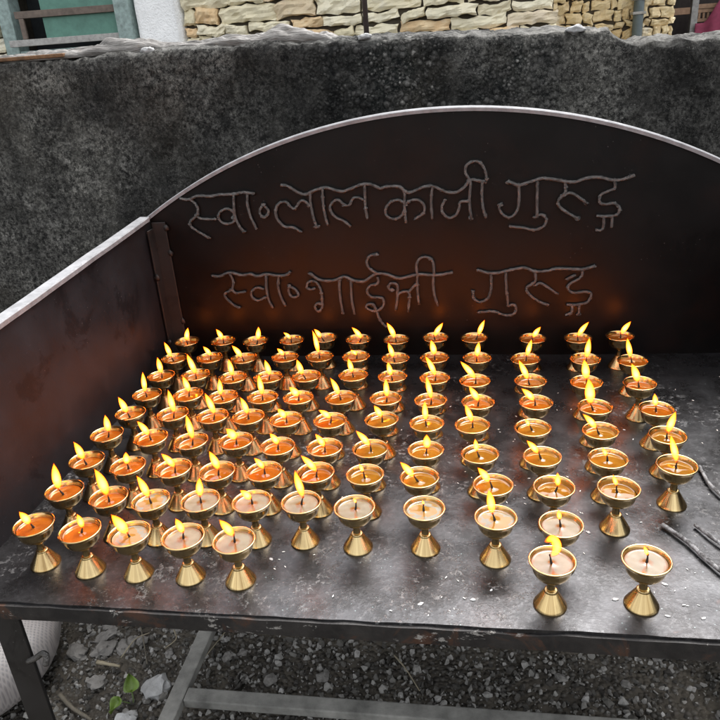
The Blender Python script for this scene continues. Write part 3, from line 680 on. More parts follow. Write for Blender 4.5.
# pale rim along the arch
rm = MB(); nr = 80
for i in range(nr + 1):
    x = UL - .002 + (UR - UL + .004) * i / nr
    z = arch(x); w = .0010 * noise.noise(Vector((x * 12, 2, 2)))
    sl = -(x - CX) / math.sqrt(RAD ** 2 - (x - CX) ** 2); nrm = Vector((-sl, 0, 1)).normalized()
    for (dy, dz) in ((-.005, -.0062), (-.0058, .0), (-.004, .0016), (.014, .0022), (.014, -.0008)):
        q = Vector((x, VB + dy + w, z)) + nrm * dz
        rm.v.append(q[:])
for i in range(nr):
    a = i * 5
    for k in range(5): rm.f.append((a + k, a + (k + 1) % 5, a + 5 + (k + 1) % 5, a + 5 + k))
rm.f.append((0, 4, 3, 2, 1)); e = nr * 5; rm.f.append((e, e + 1, e + 2, e + 3, e + 4))
rm.build('rim', M['trim'], back, smooth='auto')
# side panels (left and right) with rims
for sgn, ux in ((-1, UL), (1, UR)):
    sp = MB(); nv2, nz2 = 40, 14
    def top(y): return T + .321 - .040 * (VB - y) / .75
    for s_ in (0, -.003 if sgn < 0 else .003):
        for j in range(nv2 + 1):
            y = VF + .002 + (VB - VF - .004) * j / nv2
            for k in range(nz2 + 1):
                z = T - .003 + (top(y) - T) * k / nz2
                sp.v.append((ux - sgn * 0 + s_ + .0025 * noise.noise(Vector((y * 3, z * 3, 4 + sgn))), y, z))
    n0 = (nv2 + 1) * (nz2 + 1)
    for j in range(nv2):
        for k in range(nz2):
            a = j * (nz2 + 1) + k; b = a + nz2 + 1
            sp.f.append((a, a + 1, b + 1, b)); sp.f.append((n0 + a, n0 + b, n0 + b + 1, n0 + a + 1))
        a = j * (nz2 + 1) + nz2; b = a + nz2 + 1; sp.f.append((a, n0 + a, n0 + b, b))
    for k in range(nz2):
        sp.f.append((k, n0 + k, n0 + k + 1, k + 1))
    side = sp.build('side_panel', M['side'], stand, smooth='auto')
    rm = MB(); nr = 40
    for j in range(nr + 1):
        y = VF - .004 + (VB - VF - .004) * j / nr; z = top(y) + .001 * noise.noise(Vector((y * 10, 1, sgn)))
        for (dx, dz) in ((.004, -.005), (.0045, .0025), (.003, .0042), (-.016, .0048), (-.016, .0015), (-.0038, .0008), (-.0038, -.005)):
            rm.v.append((ux - sgn * dx, y, z + dz))
    for j in range(nr):
        a = j * 7
        for k in range(7): rm.f.append((a + k, a + (k + 1) % 7, a + 7 + (k + 1) % 7, a + 7 + k))
    rm.f.append((0, 6, 5, 4, 3, 2, 1)); e = nr * 7; rm.f.append(tuple(e + k for k in range(7)))
    rm.build('rim', M['trim'], side, smooth='auto')
    # corner angle iron with weld beads
    m = MB()
    s = -sgn
    m.box(min(ux + s * .006, ux + s * .036), max(ux + s * .006, ux + s * .036), VB - .0075, VB - .0032, T + .002, T + .312, .0012)
    m.box(min(ux + s * .0045, ux + s * .0085), max(ux + s * .0045, ux + s * .0085), VB - .034, VB - .0078, T + .002, T + .300, .0012)
    post = m.build('corner_post', M['steel_dark'], stand)
    for (dx, dy, z) in ((.036, -.007, .245), (.037, -.007, .30), (.009, -.036, .20), (.036, -.007, .09), (.009, -.036, .05)):
        w = MB(); w.blob((ux + s * dx, VB + dy, T + z), .0055, 2, .5, 2.2, (1, .6, 1.3), z * 40); w.build('weld', M['steel_dark'], post, smooth=True)
# legs
for (x0, y0) in ((-.633, VF + .0035), (UR - .040, VF + .0035), (-.633, VB - .06), (UR - .040, VB - .06)):
    m = MB(); m.box(x0, x0 + .040, y0, y0 + .0055, 0, T - .0275, .0012); m.box(x0, x0 + .0055, y0 + .0058, y0 + .040, 0, T - .0275, .0012)
    leg = m.build('leg', M['steel_dark'], stand)
    if x0 < -.6 and y0 < .7:
        h = MB(); pts = [(x0 + .036, y0 - .003, T - .105), (x0 + .052, y0 - .006, T - .094), (x0 + .066, y0 - .008, T - .083), (x0 + .072, y0 - .010, T - .086), (x0 + .069, y0 - .012, T - .098)]
        h.tube(spline(pts, 6), .0042, 10); h.build('hook', M['rod'], leg, smooth=True)
# dusty H-shaped stretcher low between the legs
m = MB(); m.box(-.640, -.606, VF + .05, VB - .065, .058, .080, .003); m.build('stretcher', M['bar'], stand)
m = MB(); m.box(UR - .047, UR - .013, VF + .05, VB - .065, .058, .080, .003); m.build('stretcher', M['bar'], stand)
m = MB(); m.box(-.605, UR - .048, .987, 1.021, .0585, .0795, .003); m.build('stretcher', M['bar'], stand)
# welded lettering: bent rods
for nm, strokes in LETTERS:
    m = MB()
    for st in strokes:
        pts = [(x, VB - .0046, z + T) for x, z in st]
        sp_ = spline(pts, 6)
        sp_ = [q + Vector((0, -.0008 * abs(noise.noise(q * 60)), 0)) for q in sp_]
        sd_ = random.uniform(0, 90)
        sp_ = [q + Vector((.0006 * noise.noise(q * 150), 0, .0006 * noise.noise(q * 150 + Vector((9, 9, 9))))) for q in sp_]
        m.tube(sp_, lambda t: (.0032 if nm != 'headline' else .0036) * (1 + .20 * noise.noise(Vector((t * len(sp_) * .9, sd_, 0)))), 8, True, .10)
        for q in sp_[::4]:
            if random.random() < .35: m.blob(q + Vector((0, -.0006, 0)), random.uniform(.0026, .0040), 2, .55, 2.6, (1.15, .8, 1), random.random() * 30)
        for q in (sp_[0], sp_[-1]):
            if random.random() < .5:
                m.blob(q, random.uniform(.0032, .0050), 2, .8, 2.9, (1.25, .7, .9), random.random() * 30)
    m.build(nm, M['rod'], back, smooth=True)

# ------------------------------------------------------------------ butter lamps
ZR = .0664; RR = .0275
def lamp_meshes():
    out = {}
    b = MB()   # bowl: outside, rolled lip, inside
    b.lathe([(.0045, .0405), (.0095, .0410), (.0150, .0430), (.0190, .0463), (.0215, .0505), (.0229, .0550), (.0238, .0595), (.0250, .0625), (.0266, .0643), (.0274, .0654), (.0275, .0661), (.0271, .0668), (.0262, .0670), (.0253, .0666), (.0245, .0650), (.0237, .0628), (.0231, .0605), (.0222, .0570), (.0208, .0530), (.018, .0490), (.012, .0458), (.0002, .0450)], 56)
    out['bowl'] = b.mesh('bowl', M['brass'])
    s = MB()
    s.lathe([(.0050, .0232), (.0050, .0275), (.0047, .031), (.0049, .0350), (.0058, .0375), (.0078, .0392), (.0086, .0400), (.0075, .0412), (.0002, .0412)], 32)
    out['stem'] = s.mesh('stem', M['brass'])
    f = MB()
    f.lathe([(.0002, .0248), (.0060, .0248), (.0074, .0244), (.0079, .0235), (.0078, .0226), (.0086, .0214), (.0106, .0180), (.0132, .0136), (.0160, .0088), (.0186, .0044), (.0198, .0022), (.0201, .0012), (.0199, .0), (.0002, .0)], 48)
    out['foot'] = f.mesh('foot', M['brass_foot'])
    for k in ('bowl', 'stem', 'foot'): o_auto(out[k], 50)
    return out
LM = lamp_meshes()
WAXZ = [.0590, .0605, .0572, .0615]
def wax_r(z): return {.0590: .0227, .0605: .0231, .0572: .02225, .0615: .0234}[z]
WM = {}
def wax_mesh(mat, z, seed):
    key = (mat, z, seed)
    if key not in WM:
        w = MB(); n = 40; rr = [0.0008, .003, .006, .010, .015, .018, .0205, wax_r(z) - .0009, wax_r(z) + .0002]
        for i, r in enumerate(rr):
            for k in range(n):
                a = 2 * PI * k / n
                zz = .0011 * math.exp(-(r / .0032) ** 2) + .0003 * noise.noise(Vector((math.cos(a) * r * 90, math.sin(a) * r * 90, seed * 3.1)))
                if r > wax_r(z) - .0005: zz += .0006       # meniscus climbing the wall
                w.v.append((r * math.cos(a), r * math.sin(a), z + zz))
        for i in range(len(rr) - 1):
            for k in range(n):
                a = i * n + k; b = i * n + (k + 1) % n; w.f.append((a, b, b + n, a + n))
        w.f.append(tuple(range(n - 1, -1, -1)))
        WM[key] = w.mesh('wax', M[mat])
    return WM[key]

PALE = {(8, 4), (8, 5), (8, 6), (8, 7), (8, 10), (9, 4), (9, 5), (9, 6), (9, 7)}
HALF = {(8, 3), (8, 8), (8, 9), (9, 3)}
ORD = ['first', 'second', 'third', 'fourth', 'fifth', 'sixth', 'seventh', 'eighth', 'ninth', 'tenth', 'eleventh', 'twelfth']
ROWN = {1: 'the back row', 2: 'second row from back', 3: 'third row from back', 4: 'fourth row from back', 5: 'the middle row',
        6: 'fourth row from front', 7: 'third row from front', 8: 'second row from front', 9: 'the front row'}
FAT = {(8, 1): 1.25, (8, 2): 1.3, (9, 3): 1.3, (4, 11): 1.5, (6, 8): 1.35, (2, 8): 1.25, (3, 11): 1.3, (8, 5): 1.35, (3, 12): 1.3, (6, 5): 1.2, (7, 2): 1.3, (9, 1): 1.1, (4, 5): 1.4, (5, 5): 1.4, (6, 4): 1.4, (2, 4): 1.2, (5, 7): 1.2}
cnt = {}; tot = {}
for L_ in LAMPS: tot[L_[0]] = tot.get(L_[0], 0) + 1
for (row, colm, u, v, base, tip, path) in LAMPS:
    k = cnt[row] = cnt.get(row, 0) + 1
    key = (row, k)
    lrng = random.Random(row * 100 + k)
    base = Vector(base); tip = Vector(tip)
    if key in PALE: mat = 'wax_pale'; wname = 'pale fat'; z = .0615 if k < 8 else .0605
    elif key in HALF: mat = 'wax_half'; wname = 'half-pale fat'; z = .0605
    elif row >= 5 and colm >= 7: mat = 'wax_honey'; wname = 'honey fat'; z = lrng.choice([.0590, .0605, .0605])
    else: mat = 'wax_amber'; wname = 'amber fat'; z = lrng.choice(WAXZ[:3])
    if key in ((7, 10), (7, 11), (7, 3), (6, 3)): z = .0572
    d = tip - base; side = math.hypot(d.x, d.y) * (1 if d.x > 0 else -1)
    L0 = d.length
    if path: fname = 'curled flame'
    elif L0 < .0125: fname = 'tiny flame'
    elif abs(side) < .35 * L0: fname = 'upright flame'
    elif side < 0: fname = 'flame leaning left'
    else: fname = 'flame leaning right'
    if d.z < 0.003 and not path: fname = 'flame blown sideways'
    pos = ORD[k - 1] + ' from left'
    if k == tot[row]: pos = 'rightmost'
    elif k == 1: pos = 'leftmost'
    lamp = empty('butter_lamp', (u, v, fz(u, v)), f'brass lamp, {wname}, {fname}, {pos} in {ROWN[row]}', 'butter lamp', 'lit brass butter lamps standing in rows on the tray')
    rz = lrng.uniform(0, 6.28)
    for part in ('foot', 'stem', 'bowl'):
        o = obj(part, LM[part], lamp); o.rotation_euler = (lrng.uniform(-.012, .012), lrng.uniform(-.012, .012), rz); sxy = lrng.uniform(.985, 1.02); o.scale = (sxy, sxy, 1)
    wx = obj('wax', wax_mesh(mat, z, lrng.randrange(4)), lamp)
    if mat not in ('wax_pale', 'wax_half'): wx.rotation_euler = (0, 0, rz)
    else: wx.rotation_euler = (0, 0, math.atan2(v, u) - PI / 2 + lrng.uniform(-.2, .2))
    # wick
    hx = Vector((base.x, base.y)); 
    if hx.length > .009: hx = hx.normalized() * .009
    top_z = min(max(base.z, z + .0045), z + .0115)
    w0 = Vector((hx.x * .15, hx.y * .15, z - .002)); w1 = Vector((hx.x, hx.y, top_z))
    m = MB(); mid = w0.lerp(w1, .55) + Vector((lrng.uniform(-.0006, .0006), lrng.uniform(-.0006, .0006), 0))
    bend = w1 + Vector((lrng.uniform(-.001, .001), lrng.uniform(-.001, .001), lrng.uniform(.0005, .0015)))
    m.tube(spline([w0, mid, w1, bend], 4), lambda t: .00135 * (1 - .25 * t) + .0003 * math.sin(9 * t), 8, True, .12)
    m.build('wick', M['wick'], lamp, smooth=True)
    # flame
    if path:
        P = [w1 + Vector((0, 0, -.002))] + [Vector(q) for q in path[:-1]]; P[-1] = P[-1].lerp(Vector(path[-1]), .5)
        pts = spline(P, 7)
    else:
        s0 = w1 + Vector((0, 0, -.0032 if L0 > .0125 else -.0012)); end = tip
        if (end - s0).length < .0055: end = s0 + (end - s0).normalized() * .0055
        LL = (end - s0).length
        c1 = s0 + (end - s0) * .33 + Vector((0, 0, .13 * LL)); c2 = s0 + (end - s0) * .68 + Vector((0, 0, .06 * LL)) + Vector((lrng.uniform(-.05, .05) * LL, 0, 0))
        pts = []
        for i in range(19):
            t = i / 18; q = (1 - t)
            pts.append(s0 * q ** 3 + c1 * (3 * q * q * t) + c2 * (3 * q * t * t) + end * t ** 3)
    LL = sum((pts[i + 1] - pts[i]).length for i in range(len(pts) - 1))
    rmax = min(max(.17 * LL, .0016), .0052) * FAT.get(key, 1) * lrng.uniform(.92, 1.1)
    if path: rmax = .0046 if key != (9, 6) else .0056
    pk = .36 if not path else .52
    def prof(t, rmax=rmax):
        a = .62; b = a * (1 - pk) / pk
        return max(.00008, rmax * (t ** a * (1 - t) ** b) / (pk ** a * (1 - pk) ** b))
    m = MB(); N = 14
    m.tube(pts, prof, N, False)
    m.uv = [(i / (len(pts) - 1), kk / N) for i in range(len(pts)) for kk in range(N)]
    m.build('flame', M['flame'], lamp, smooth=True)

# ------------------------------------------------------------------ small things on the tray
def stick(name, pts, r, label):
    m = MB(); m.tube(spline([Vector(p) for p in pts], 10), lambda t: r * (1 + .22 * noise.noise(Vector((t * 9, r * 900, 1)))), 10, True, .10)
    o = m.build(name, M['incense'], None, smooth=True); tag(o, label, 'incense stick', 'burnt incense sticks at the right of the tray')
stick('incense_stick', [(.336, .972, T + .005), (.338, .925, T + .0052), (.350, .880, T + .005), (.362, .80, T + .005)], .0027, 'long burnt incense stick farthest back, behind the right end of the lamps')
stick('incense_stick', [(.250, .826, T + .005), (.272, .792, T + .0055), (.288, .755, T + .005), (.318, .70, T + .005)], .0031, 'knobbly ash-grey incense stick nearest the front right lamp')
stick('incense_stick', [(.292, .829, T + .0045), (.310, .794, T + .0048), (.345, .745, T + .0045)], .0025, 'short black charred incense stick between the two grey ones')

gm = []
for k in range(3):
    m = MB(); m.blob((0, 0, .0009), .0030, 2, .15, 1.5, (1.0, .32, .30), k); gm.append(m.mesh('rice_grain', M['rice']))
fm = []
for k in range(3):
    m = MB(); m.blob((0, 0, .0006), .0048, 2, .55, 1.9, (1.0, .6, .13), k + 9); fm.append(m.mesh('ash_flake', M['flake']))
placed = 0; grng = random.Random(21)
def clear(x, y): return all(math.hypot(x - l[2], y - l[3]) > .024 for l in LAMPS)
HOT = [(.13, .82), (.20, .72), (.235, .70), (.05, .90), (.15, .92), (.20, .87), (-.02, .95), (.03, 1.03), (.36, 1.08), (.24, .80), (.15, 1.14), (-.24, .72), (-.05, .67)]
while placed < 118:
    if grng.random() < .62:
        c = grng.choice(HOT); x = grng.gauss(c[0], .028); y = grng.gauss(c[1], .028)
    else:
        x = grng.uniform(-.60, .50); y = grng.uniform(.65, 1.3)
    if not (UL + .02 < x < UR - .02 and VF + .01 < y < VB - .03) or not clear(x, y): continue
    if grng.random() < .88:
        o = obj('rice_grain', gm[placed % 3]); tag(o, 'white rice grain lying loose on the dark tray floor', 'rice grain', 'rice grains scattered over the tray')
    else:
        o = obj('ash_flake', fm[placed % 3]); tag(o, 'flat pale ash flake lying on the dark tray floor', 'ash flake', 'ash flakes scattered over the tray')
    o.location = (x, y, fz(x, y) + .0002); o.rotation_euler = (0, 0, grng.uniform(0, 6.28)); s = grng.uniform(.45, .8); o.scale = (s, s, s); placed += 1

# ------------------------------------------------------------------ rough concrete wall behind the stand
WV = 1.60
def wall_top(x):
    if x < -.55: b = .643
    elif x < .27: b = .643 + (x + .55) / .82 * (.618 - .643)
    else: b = .590 - .01 * min(1, (x - .27)) + .028 * max(0, 1 - (x - .27) / .05) ** 2
    return b + T
def axis(a, b, c, d, fine, coarse):
    out = []; x = a
    while x < d:
        out.append(x); x += fine if b <= x <= c else coarse
    out.append(d); return out
xs = axis(-4.0, -1.25, .72, 3.6, .0050, .05)
zs = [0, .2, .4, .6, .8] + [.9 + i * .0052 for i in range(int((1.0) / .0052))]
zs = [z for z in zs if z < 1.31]
wn = MB(); nzr = len(zs); NT_ = 14
for x in xs:
    ht = wall_top(x) + .006 * noise.noise(Vector((x * 9, 1, 1))) + .0045 * noise.noise(Vector((x * 38, 2, 1))) - (.0035 * abs(noise.noise(Vector((x * 90, 2, 5)))))
    prof = []
    for i, z in enumerate(zs):
        zz = z * (ht / 1.31)
        prof.append((0, zz))
    for k in range(NT_):
        t = (k + 1) / NT_
        prof.append((.20 * t, ht + .004))
    for (dy, zz) in prof:
        p = Vector((x, zz, dy))
        n1 = noise.noise(p * 5); n2 = noise.noise(p * 16); n3 = noise.noise(p * 47)
        peb = 0.0
        mask = min(1, max(0, .5 + 1.6 * noise.noise(Vector((x * 1.6 + 4, zz * 2.2, 0)))))
        if -1.3 < x < .75:
            dd = noise.voronoi(Vector((x * 62, zz * 62, dy * 62)))[0][0]
            peb = max(0, .6 - dd) * .0040 * mask
        disp = .010 * n1 + .006 * n2 + .0035 * n3 + peb
        rnd = max(0, zz - (ht - .025)) / .025
        if dy == 0:
            wn.v.append((x, WV - disp + .010 * min(1, rnd) ** 2, zz))
        else:
            wn.v.append((x, WV + dy, zz + disp * .8 - (.004 if dy < .02 else 0)))
S = nzr + NT_
for i in range(len(xs) - 1):
    for k in range(S - 1):
        a = i * S + k; wn.f.append((a, a + S, a + S + 1, a + 1))
# back and ends
nb0 = len(wn.v)
for x in xs: wn.v.append((x, WV + .2, 0))
for i in range(len(xs) - 1): wn.f.append((i * S + S - 1, (i + 1) * S + S - 1, nb0 + i + 1, nb0 + i))
wn.f.append(tuple([k for k in range(S)] + [nb0])); e = (len(xs) - 1) * S; wn.f.append(tuple([nb0 + len(xs) - 1] + [e + k for k in range(S - 1, -1, -1)]))
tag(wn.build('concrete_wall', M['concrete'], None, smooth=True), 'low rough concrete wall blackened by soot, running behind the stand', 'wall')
# stones bedded on the wall's broken crown
for i, (x, dz, r, lab) in enumerate([(-.222, .004, .011, 'small white stone at the foot of the thin upright rod'), (.205, .0, .014, 'pale stone lodged in the broken crown of the concrete wall'), (-.70, .0, .013, 'pale lump on the wall crown under the crumpled sheet')]):
    m = MB(); m.blob((x, WV + .012, wall_top(x) + dz), r, 3, .4, 1.6, (1.3, .9, .6), i + 3); tag(m.build('stone', M['whitestone'], None, smooth=True), lab, 'stone')

# crumpled plastic sheet lying along the wall top
sh = MB(); na, nbk = 340, 40
def crown(x):
    pts = [(-1.14, .018), (-1.0, .024), (-.88, .030), (-.80, .042), (-.74, .040), (-.66, .022), (-.60, .020), (-.52, .030), (-.46, .034), (-.41, .044), (-.36, .036), (-.31, .028), (-.285, .010)]
    for (x0, h0), (x1, h1) in zip(pts, pts[1:]):
        if x0 <= x <= x1:
            t = (x - x0) / (x1 - x0); t = t * t * (3 - 2 * t); return h0 + (h1 - h0) * t
    return .01
for i in range(na + 1):
    x = -1.14 + .855 * i / na
    for k in range(nbk + 1):
        t = k / nbk; y = WV + .012 + .15 * t
        env = min(1, t * 5) ** .5 * (1 - .55 * t)
        def cr(sx, sy, o): 
            d_ = noise.voronoi(Vector((x * sx + t * 1.5, t * sy + x * 3 + o, o)))[0]; return d_[1] - d_[0]
        c1_ = cr(9, 5.5, 2); c2_ = cr(21, 12, 7)
        z = wall_top(x) + .002 + crown(x) * env * (.78 + .22 * noise.noise(Vector((x * 11, t * 3, 2)))) - .011 * max(0, .32 - c1_) * 2.4 * env - .006 * max(0, .3 - c2_) * 2.4 * env + (-.004 if k == 0 else 0)
        y += .012 * noise.noise(Vector((x * 9, t * 3, 4))) + .010 * max(0, .3 - c1_)
        sh.v.append((x, y, z))
for i in range(na):
    for k in range(nbk):
        a = i * (nbk + 1) + k; sh.f.append((a, a + nbk + 1, a + nbk + 2, a + 1))
o = sh.build('plastic_sheet', M['sheet'], None, smooth=True)
sm = o.modifiers.new('thick', 'SOLIDIFY'); sm.thickness = .0015; sm.offset = -1
tag(o, 'crumpled dusty white plastic sheet lying along the top of the wall', 'sheet')
# old plank ends below the sheet
m = MB(); m.box(-1.10, -.90, WV + .006, WV + .06, wall_top(-.9) + .001, wall_top(-.9) + .009, .002)
M['oldplank'] = simple('rotten_orange_wood', (.14, .07, .03), .85, 0, .5, 35, .5)
tag(m.build('plank', M['oldplank'], None), 'rotten orange-brown plank end under the crumpled sheet on the wall', 'plank')
# thin rod standing in the wall top
m = MB(); m.tube([(-.222, WV + .05, wall_top(-.22) - .03), (-.223, WV + .05, T + .80), (-.226, WV + .05, T + 1.15)], .0056, 10)
tag(m.build('metal_rod', M['rebar'], None, smooth=True), 'thin dark metal rod standing upright out of the wall top', 'rod')

# ------------------------------------------------------------------ buildings behind
def masonry(m, tints, x0, x1, z0, z1, y, rowh, lw, seed, jut=.03, holes=(), depth=.10, gx=7):
    r = random.Random(seed); z = z0
    while z < z1:
        h = min(rowh * r.uniform(.65, 1.35), z1 - z + .02); x = x0 - r.uniform(0, lw * .5)
        while x < x1:
            w = lw * r.uniform(.45, 1.6); a = max(x, x0); b = min(x + w, x1); x += w
            if b - a < .02: continue
            if any(a < hx1 and b > hx0 and z < hz1 and z + h > hz0 for hx0, hx1, hz0, hz1 in holes): 
                nb2 = []
                for hx0, hx1, hz0, hz1 in holes:
                    if a < hx1 and b > hx0 and z < hz1 and z + h > hz0:
                        if a < hx0 - .03: b = hx0
                        elif b > hx1 + .03: a = hx1
                        else: a = b
                if b - a < .02: continue
            ny = 5; pad = .002 + r.uniform(0, .006); j = r.uniform(0, jut); tv = r.random(); s = r.uniform(0, 99)
            n0 = len(m.v); tilt = r.uniform(-.16, .16) * h
            for q in range(ny + 1):
                for p in range(gx + 1):
                    fu, fv = p / gx, q / ny
                    eu = min(fu, 1 - fu) * 2; ev = min(fv, 1 - fv) * 2
                    ed = min(1, min(eu * gx * .6, ev * ny * .6))
                    px = a + pad + (b - a - 2 * pad) * fu; pz = z + pad + (h - 2 * pad) * fv + tilt * (fu - .5)
                    nn = noise.noise(Vector((px * 9 + s, pz * 16, s))); n2 = noise.noise(Vector((px * 24, pz * 34, s)))
                    if ed < .99:
                        px += .022 * noise.noise(Vector((pz * 24, s, 3))) ; pz += .022 * noise.noise(Vector((px * 12, s, 9))) + .008 * noise.noise(Vector((px * 40, s, 5)))
                    rr = (1 - ed) ** 2
                    m.v.append((px, y - j - .020 * nn - .016 * n2 - .010 * noise.noise(Vector((px * 60, pz * 80, s))) + .012 * (ed < .05), pz)); tints.append(tv)
            for q in range(ny):
                for p in range(gx):
                    k = n0 + q * (gx + 1) + p; m.f.append((k, k + 1, k + gx + 2, k + gx + 1))
            # skirts back into the wall
            rim_ = [n0 + p for p in range(gx + 1)] + [n0 + q * (gx + 1) + gx for q in range(1, ny + 1)] + [n0 + ny * (gx + 1) + p for p in range(gx - 1, -1, -1)] + [n0 + q * (gx + 1) for q in range(ny - 1, 0, -1)]
            nb3 = len(m.v)
            for k in rim_:
                vx = m.v[k]; m.v.append((vx[0], y + .06, vx[2])); tints.append(tv)
            for k in range(len(rim_)):
                k2 = (k + 1) % len(rim_); m.f.append((rim_[k2], rim_[k], nb3 + k, nb3 + k2))
        z += h
def with_tint(o, tints):
    ca = o.data.color_attributes.new('tint', 'FLOAT_COLOR', 'POINT')
    ca.data.foreach_set('color', np.repeat(np.array(tints, dtype=np.float32), 4))

BV = 4.6
house = empty('stone_house', (-1.5, BV, 0), 'pale split-stone house with a whitewashed strip and green window behind the wall', 'house')
def hb(m, name, mat, parent=house, smooth=False):
    m.v = [(x - parent_off[0], y - parent_off[1], z) for x, y, z in m.v]
    return m.build(name, mat, parent, smooth)
parent_off = (-1.5, BV)
WX0, WX1, WZ0, WZ1 = -2.86, -2.10, T + .735, T + 1.75     # window opening
m = MB(); tn = []
masonry(m, tn, -1.74, .485, 0, 3.0, BV, .076, .26, 5, gx=10)
w = hb(m, 'stone_wall', M['stone']); with_tint(w, tn)
m = MB(); m.box(-1.735, .46, BV + .035, BV + .35, 0, 3.0); hb(m, 'wall_core', M['mortar'])
m = MB(); ns = 60
for j in range(ns + 1):
    for i in range(13):
        x = WX1 + .06 + (-1.742 - WX1 - .06) * i / 12; z = 3.0 * j / ns
        m.v.append((x, BV - .05 - .018 * noise.noise(Vector((x * 6, z * 6, 0))) - .008 * noise.noise(Vector((x * 20, z * 20, 2))) - (.0 if i not in (0, 12) else -.10), z))
for j in range(ns):
    for i in range(12):
        a = j * 13 + i; m.f.append((a, a + 1, a + 14, a + 13))
hb(m, 'whitewashed_wall', M['lime'], smooth=True)
m = MB(); m.box(-1.99, -1.75, BV + .06, BV + .35, 0, 3.0); hb(m, 'wall_core', M['lime'])
m = MB(); tn = []
masonry(m, tn, -6.0, WX0 - .10, 0, 3.0, BV, .11, .3, 8, gx=4)
masonry(m, tn, WX0 - .10, WX1 + .05, 0, WZ0 - .06, BV, .11, .3, 9, gx=4)
masonry(m, tn, WX0 - .10, WX1 + .05, WZ1 + .06, 3.0, BV, .11, .3, 10, gx=4)
w = hb(m, 'stone_wall', M['stone']); with_tint(w, tn)
m = MB(); m.box(-6.0, WX0 - .07, BV + .03, BV + .35, 0, 3.0); m.box(WX0 - .069, WX1 + .059, BV + .03, BV + .35, 0, WZ0 - .055); m.box(WX0 - .069, WX1 + .059, BV + .03, BV + .35, WZ1 + .055, 3.0); hb(m, 'wall_core', M['mortar'])
m = MB(); m.box(-6.0, .46, BV + 2.7, BV + 3.0, 0, 3.0); m.box(-6.0, -5.7, BV + .36, BV + 2.69, 0, 3.0); hb(m, 'rear_wall', M['lime'])
m = MB(); tn2 = []; m.box(.16, .455, BV + .36, BV + 2.69, 0, 3.0); hb(m, 'side_wall', M['stone']); 
m = MB(); m.box(-6.3, .80, BV - .35, BV + 3.3, 3.002, 3.09, .01); hb(m, 'roof', M['roof'])
win = MB()
win.box(WX0 - .055, WX0 + .035, BV - .07, BV + .05, WZ0 - .05, WZ1 + .05, .006)
win.box(WX1 - .045, WX1 + .055, BV - .07, BV + .05, WZ0 - .05, WZ1 + .05, .006)
win.box(WX0 + .036, WX1 - .046, BV - .065, BV + .05, WZ1 - .02, WZ1 + .05, .006)
win.box(WX0 + .036, WX1 - .046, BV - .065, BV + .05, WZ0 - .05, WZ0 - .005, .006)
window = hb(win, 'window', M['palegreen'])
def part(mb, name, mat, par):
    mb.v = [(x - parent_off[0], y - parent_off[1], z) for x, y, z in mb.v]; return mb.build(name, mat, par)
rot = Matrix.Rotation(R(9), 3, 'Z'); org = (WX1 - .05, BV, 0)
m = MB(); m.box(WX0 + .24, WX1 - .06, BV - .008, BV + .012, WZ0 + .05, WZ1 - .03, .002, rot, org); part(m, 'shutter_board', M['green'], window)
m = MB(); m.box(WX0 + .08, WX1 - .06, BV - .030, BV - .009, WZ0 + .175, WZ0 + .215, .003, rot, org); m.box(WX0 + .10, WX0 + .13, BV - .030, BV - .009, WZ0 + .06, WZ0 + .174, .003, rot, org); part(m, 'shutter_rail', M['brownwood'], window)
m = MB(); m.box(WX0 + .01, WX1 - .055, BV - .034, BV - .009, WZ0 + .020, WZ0 + .058, .003, Matrix.Rotation(R(9), 3, 'Z') , org); part(m, 'bottom_rail', M['greywood'], window)
m = MB(); m.box(WX0 - .06, WX1 + .05, BV + .30, BV + .33, WZ0 - .05, WZ1 + .05); part(m, 'opening_shade', M['roomshade'], window)  # dark sheet closing the window, the room's shade put into its colour

# second stone house, farther back to the right
BV2 = 6.5
parent_off = (1.0, BV2)
house2 = empty('stone_house', (1.0, BV2, 0), 'warm yellow small-stone house with a blue-grey drainpipe, right of the pale house', 'house')
m = MB(); tn = []
masonry(m, tn, .35, 1.575, 0, 2.6, BV2, .068, .10, 31, gx=5)
w = hb(m, 'stone_wall', M['stone2'], house2); with_tint(w, tn)
m = MB(); m.box(.35, 1.56, BV2 + .03, BV2 + 2.4, 0, 2.6); hb(m, 'wall_core', M['mortar'], house2)
m = MB(); m.box(.1, 1.85, BV2 - .3, BV2 + 2.7, 2.602, 2.69, .01); hb(m, 'roof', M['roof'], house2)
m = MB(); m.tube([(1.285, BV2 - .085, 0), (1.285, BV2 - .085, 1.3), (1.285, BV2 - .085, 2.6)], .04, 14); dp = hb(m, 'drainpipe', M['pipe'], house2, True)
for z in (.4, 1.36, 1.46, 2.2):
    m = MB(); m.box(1.235, 1.335, BV2 - .13, BV2 - .02, z, z + .02, .004); c_ = hb(m, 'pipe_clamp', M['greywood'], dp)

# timber house, far right
parent_off = (2.4, 8.0)
house3 = empty('timber_house', (2.4, 8.0, 0), 'dark timber house with a carved balcony and hanging magenta cloth', 'house')
m = MB(); m.box(1.7, 4.6, 8.35, 10.5, 0, 2.7); hb(m, 'wall', M['darktimber'], house3)
m = MB(); m.box(1.5, 4.9, 7.6, 10.7, 2.703, 2.80, .01); hb(m, 'roof', M['roof'], house3)
for x in (2.075, 3.4):
    m = MB(); m.box(x, x + .062, 7.93, 8.0, 0, 2.70, .006); hb(m, 'post', M['greywood'], house3)
m = MB(); m.box(1.75, 2.07, 7.95, 8.02, T + .66, T + .72, .005); m.box(2.14, 3.39, 7.95, 8.02, T + .70, T + .74, .005); hb(m, 'beam', M['carved'], house3)
m = MB(); m.box(2.14, 3.39, 7.96, 8.00, T + .585, T + .615, .004); m.box(2.14, 3.39, 7.96, 8.00, T + .665, T + .698, .004)
for i in range(32): m.box(2.15 + i * .039, 2.17 + i * .039, 7.965, 7.995, T + .6155, T + .6645, .002)
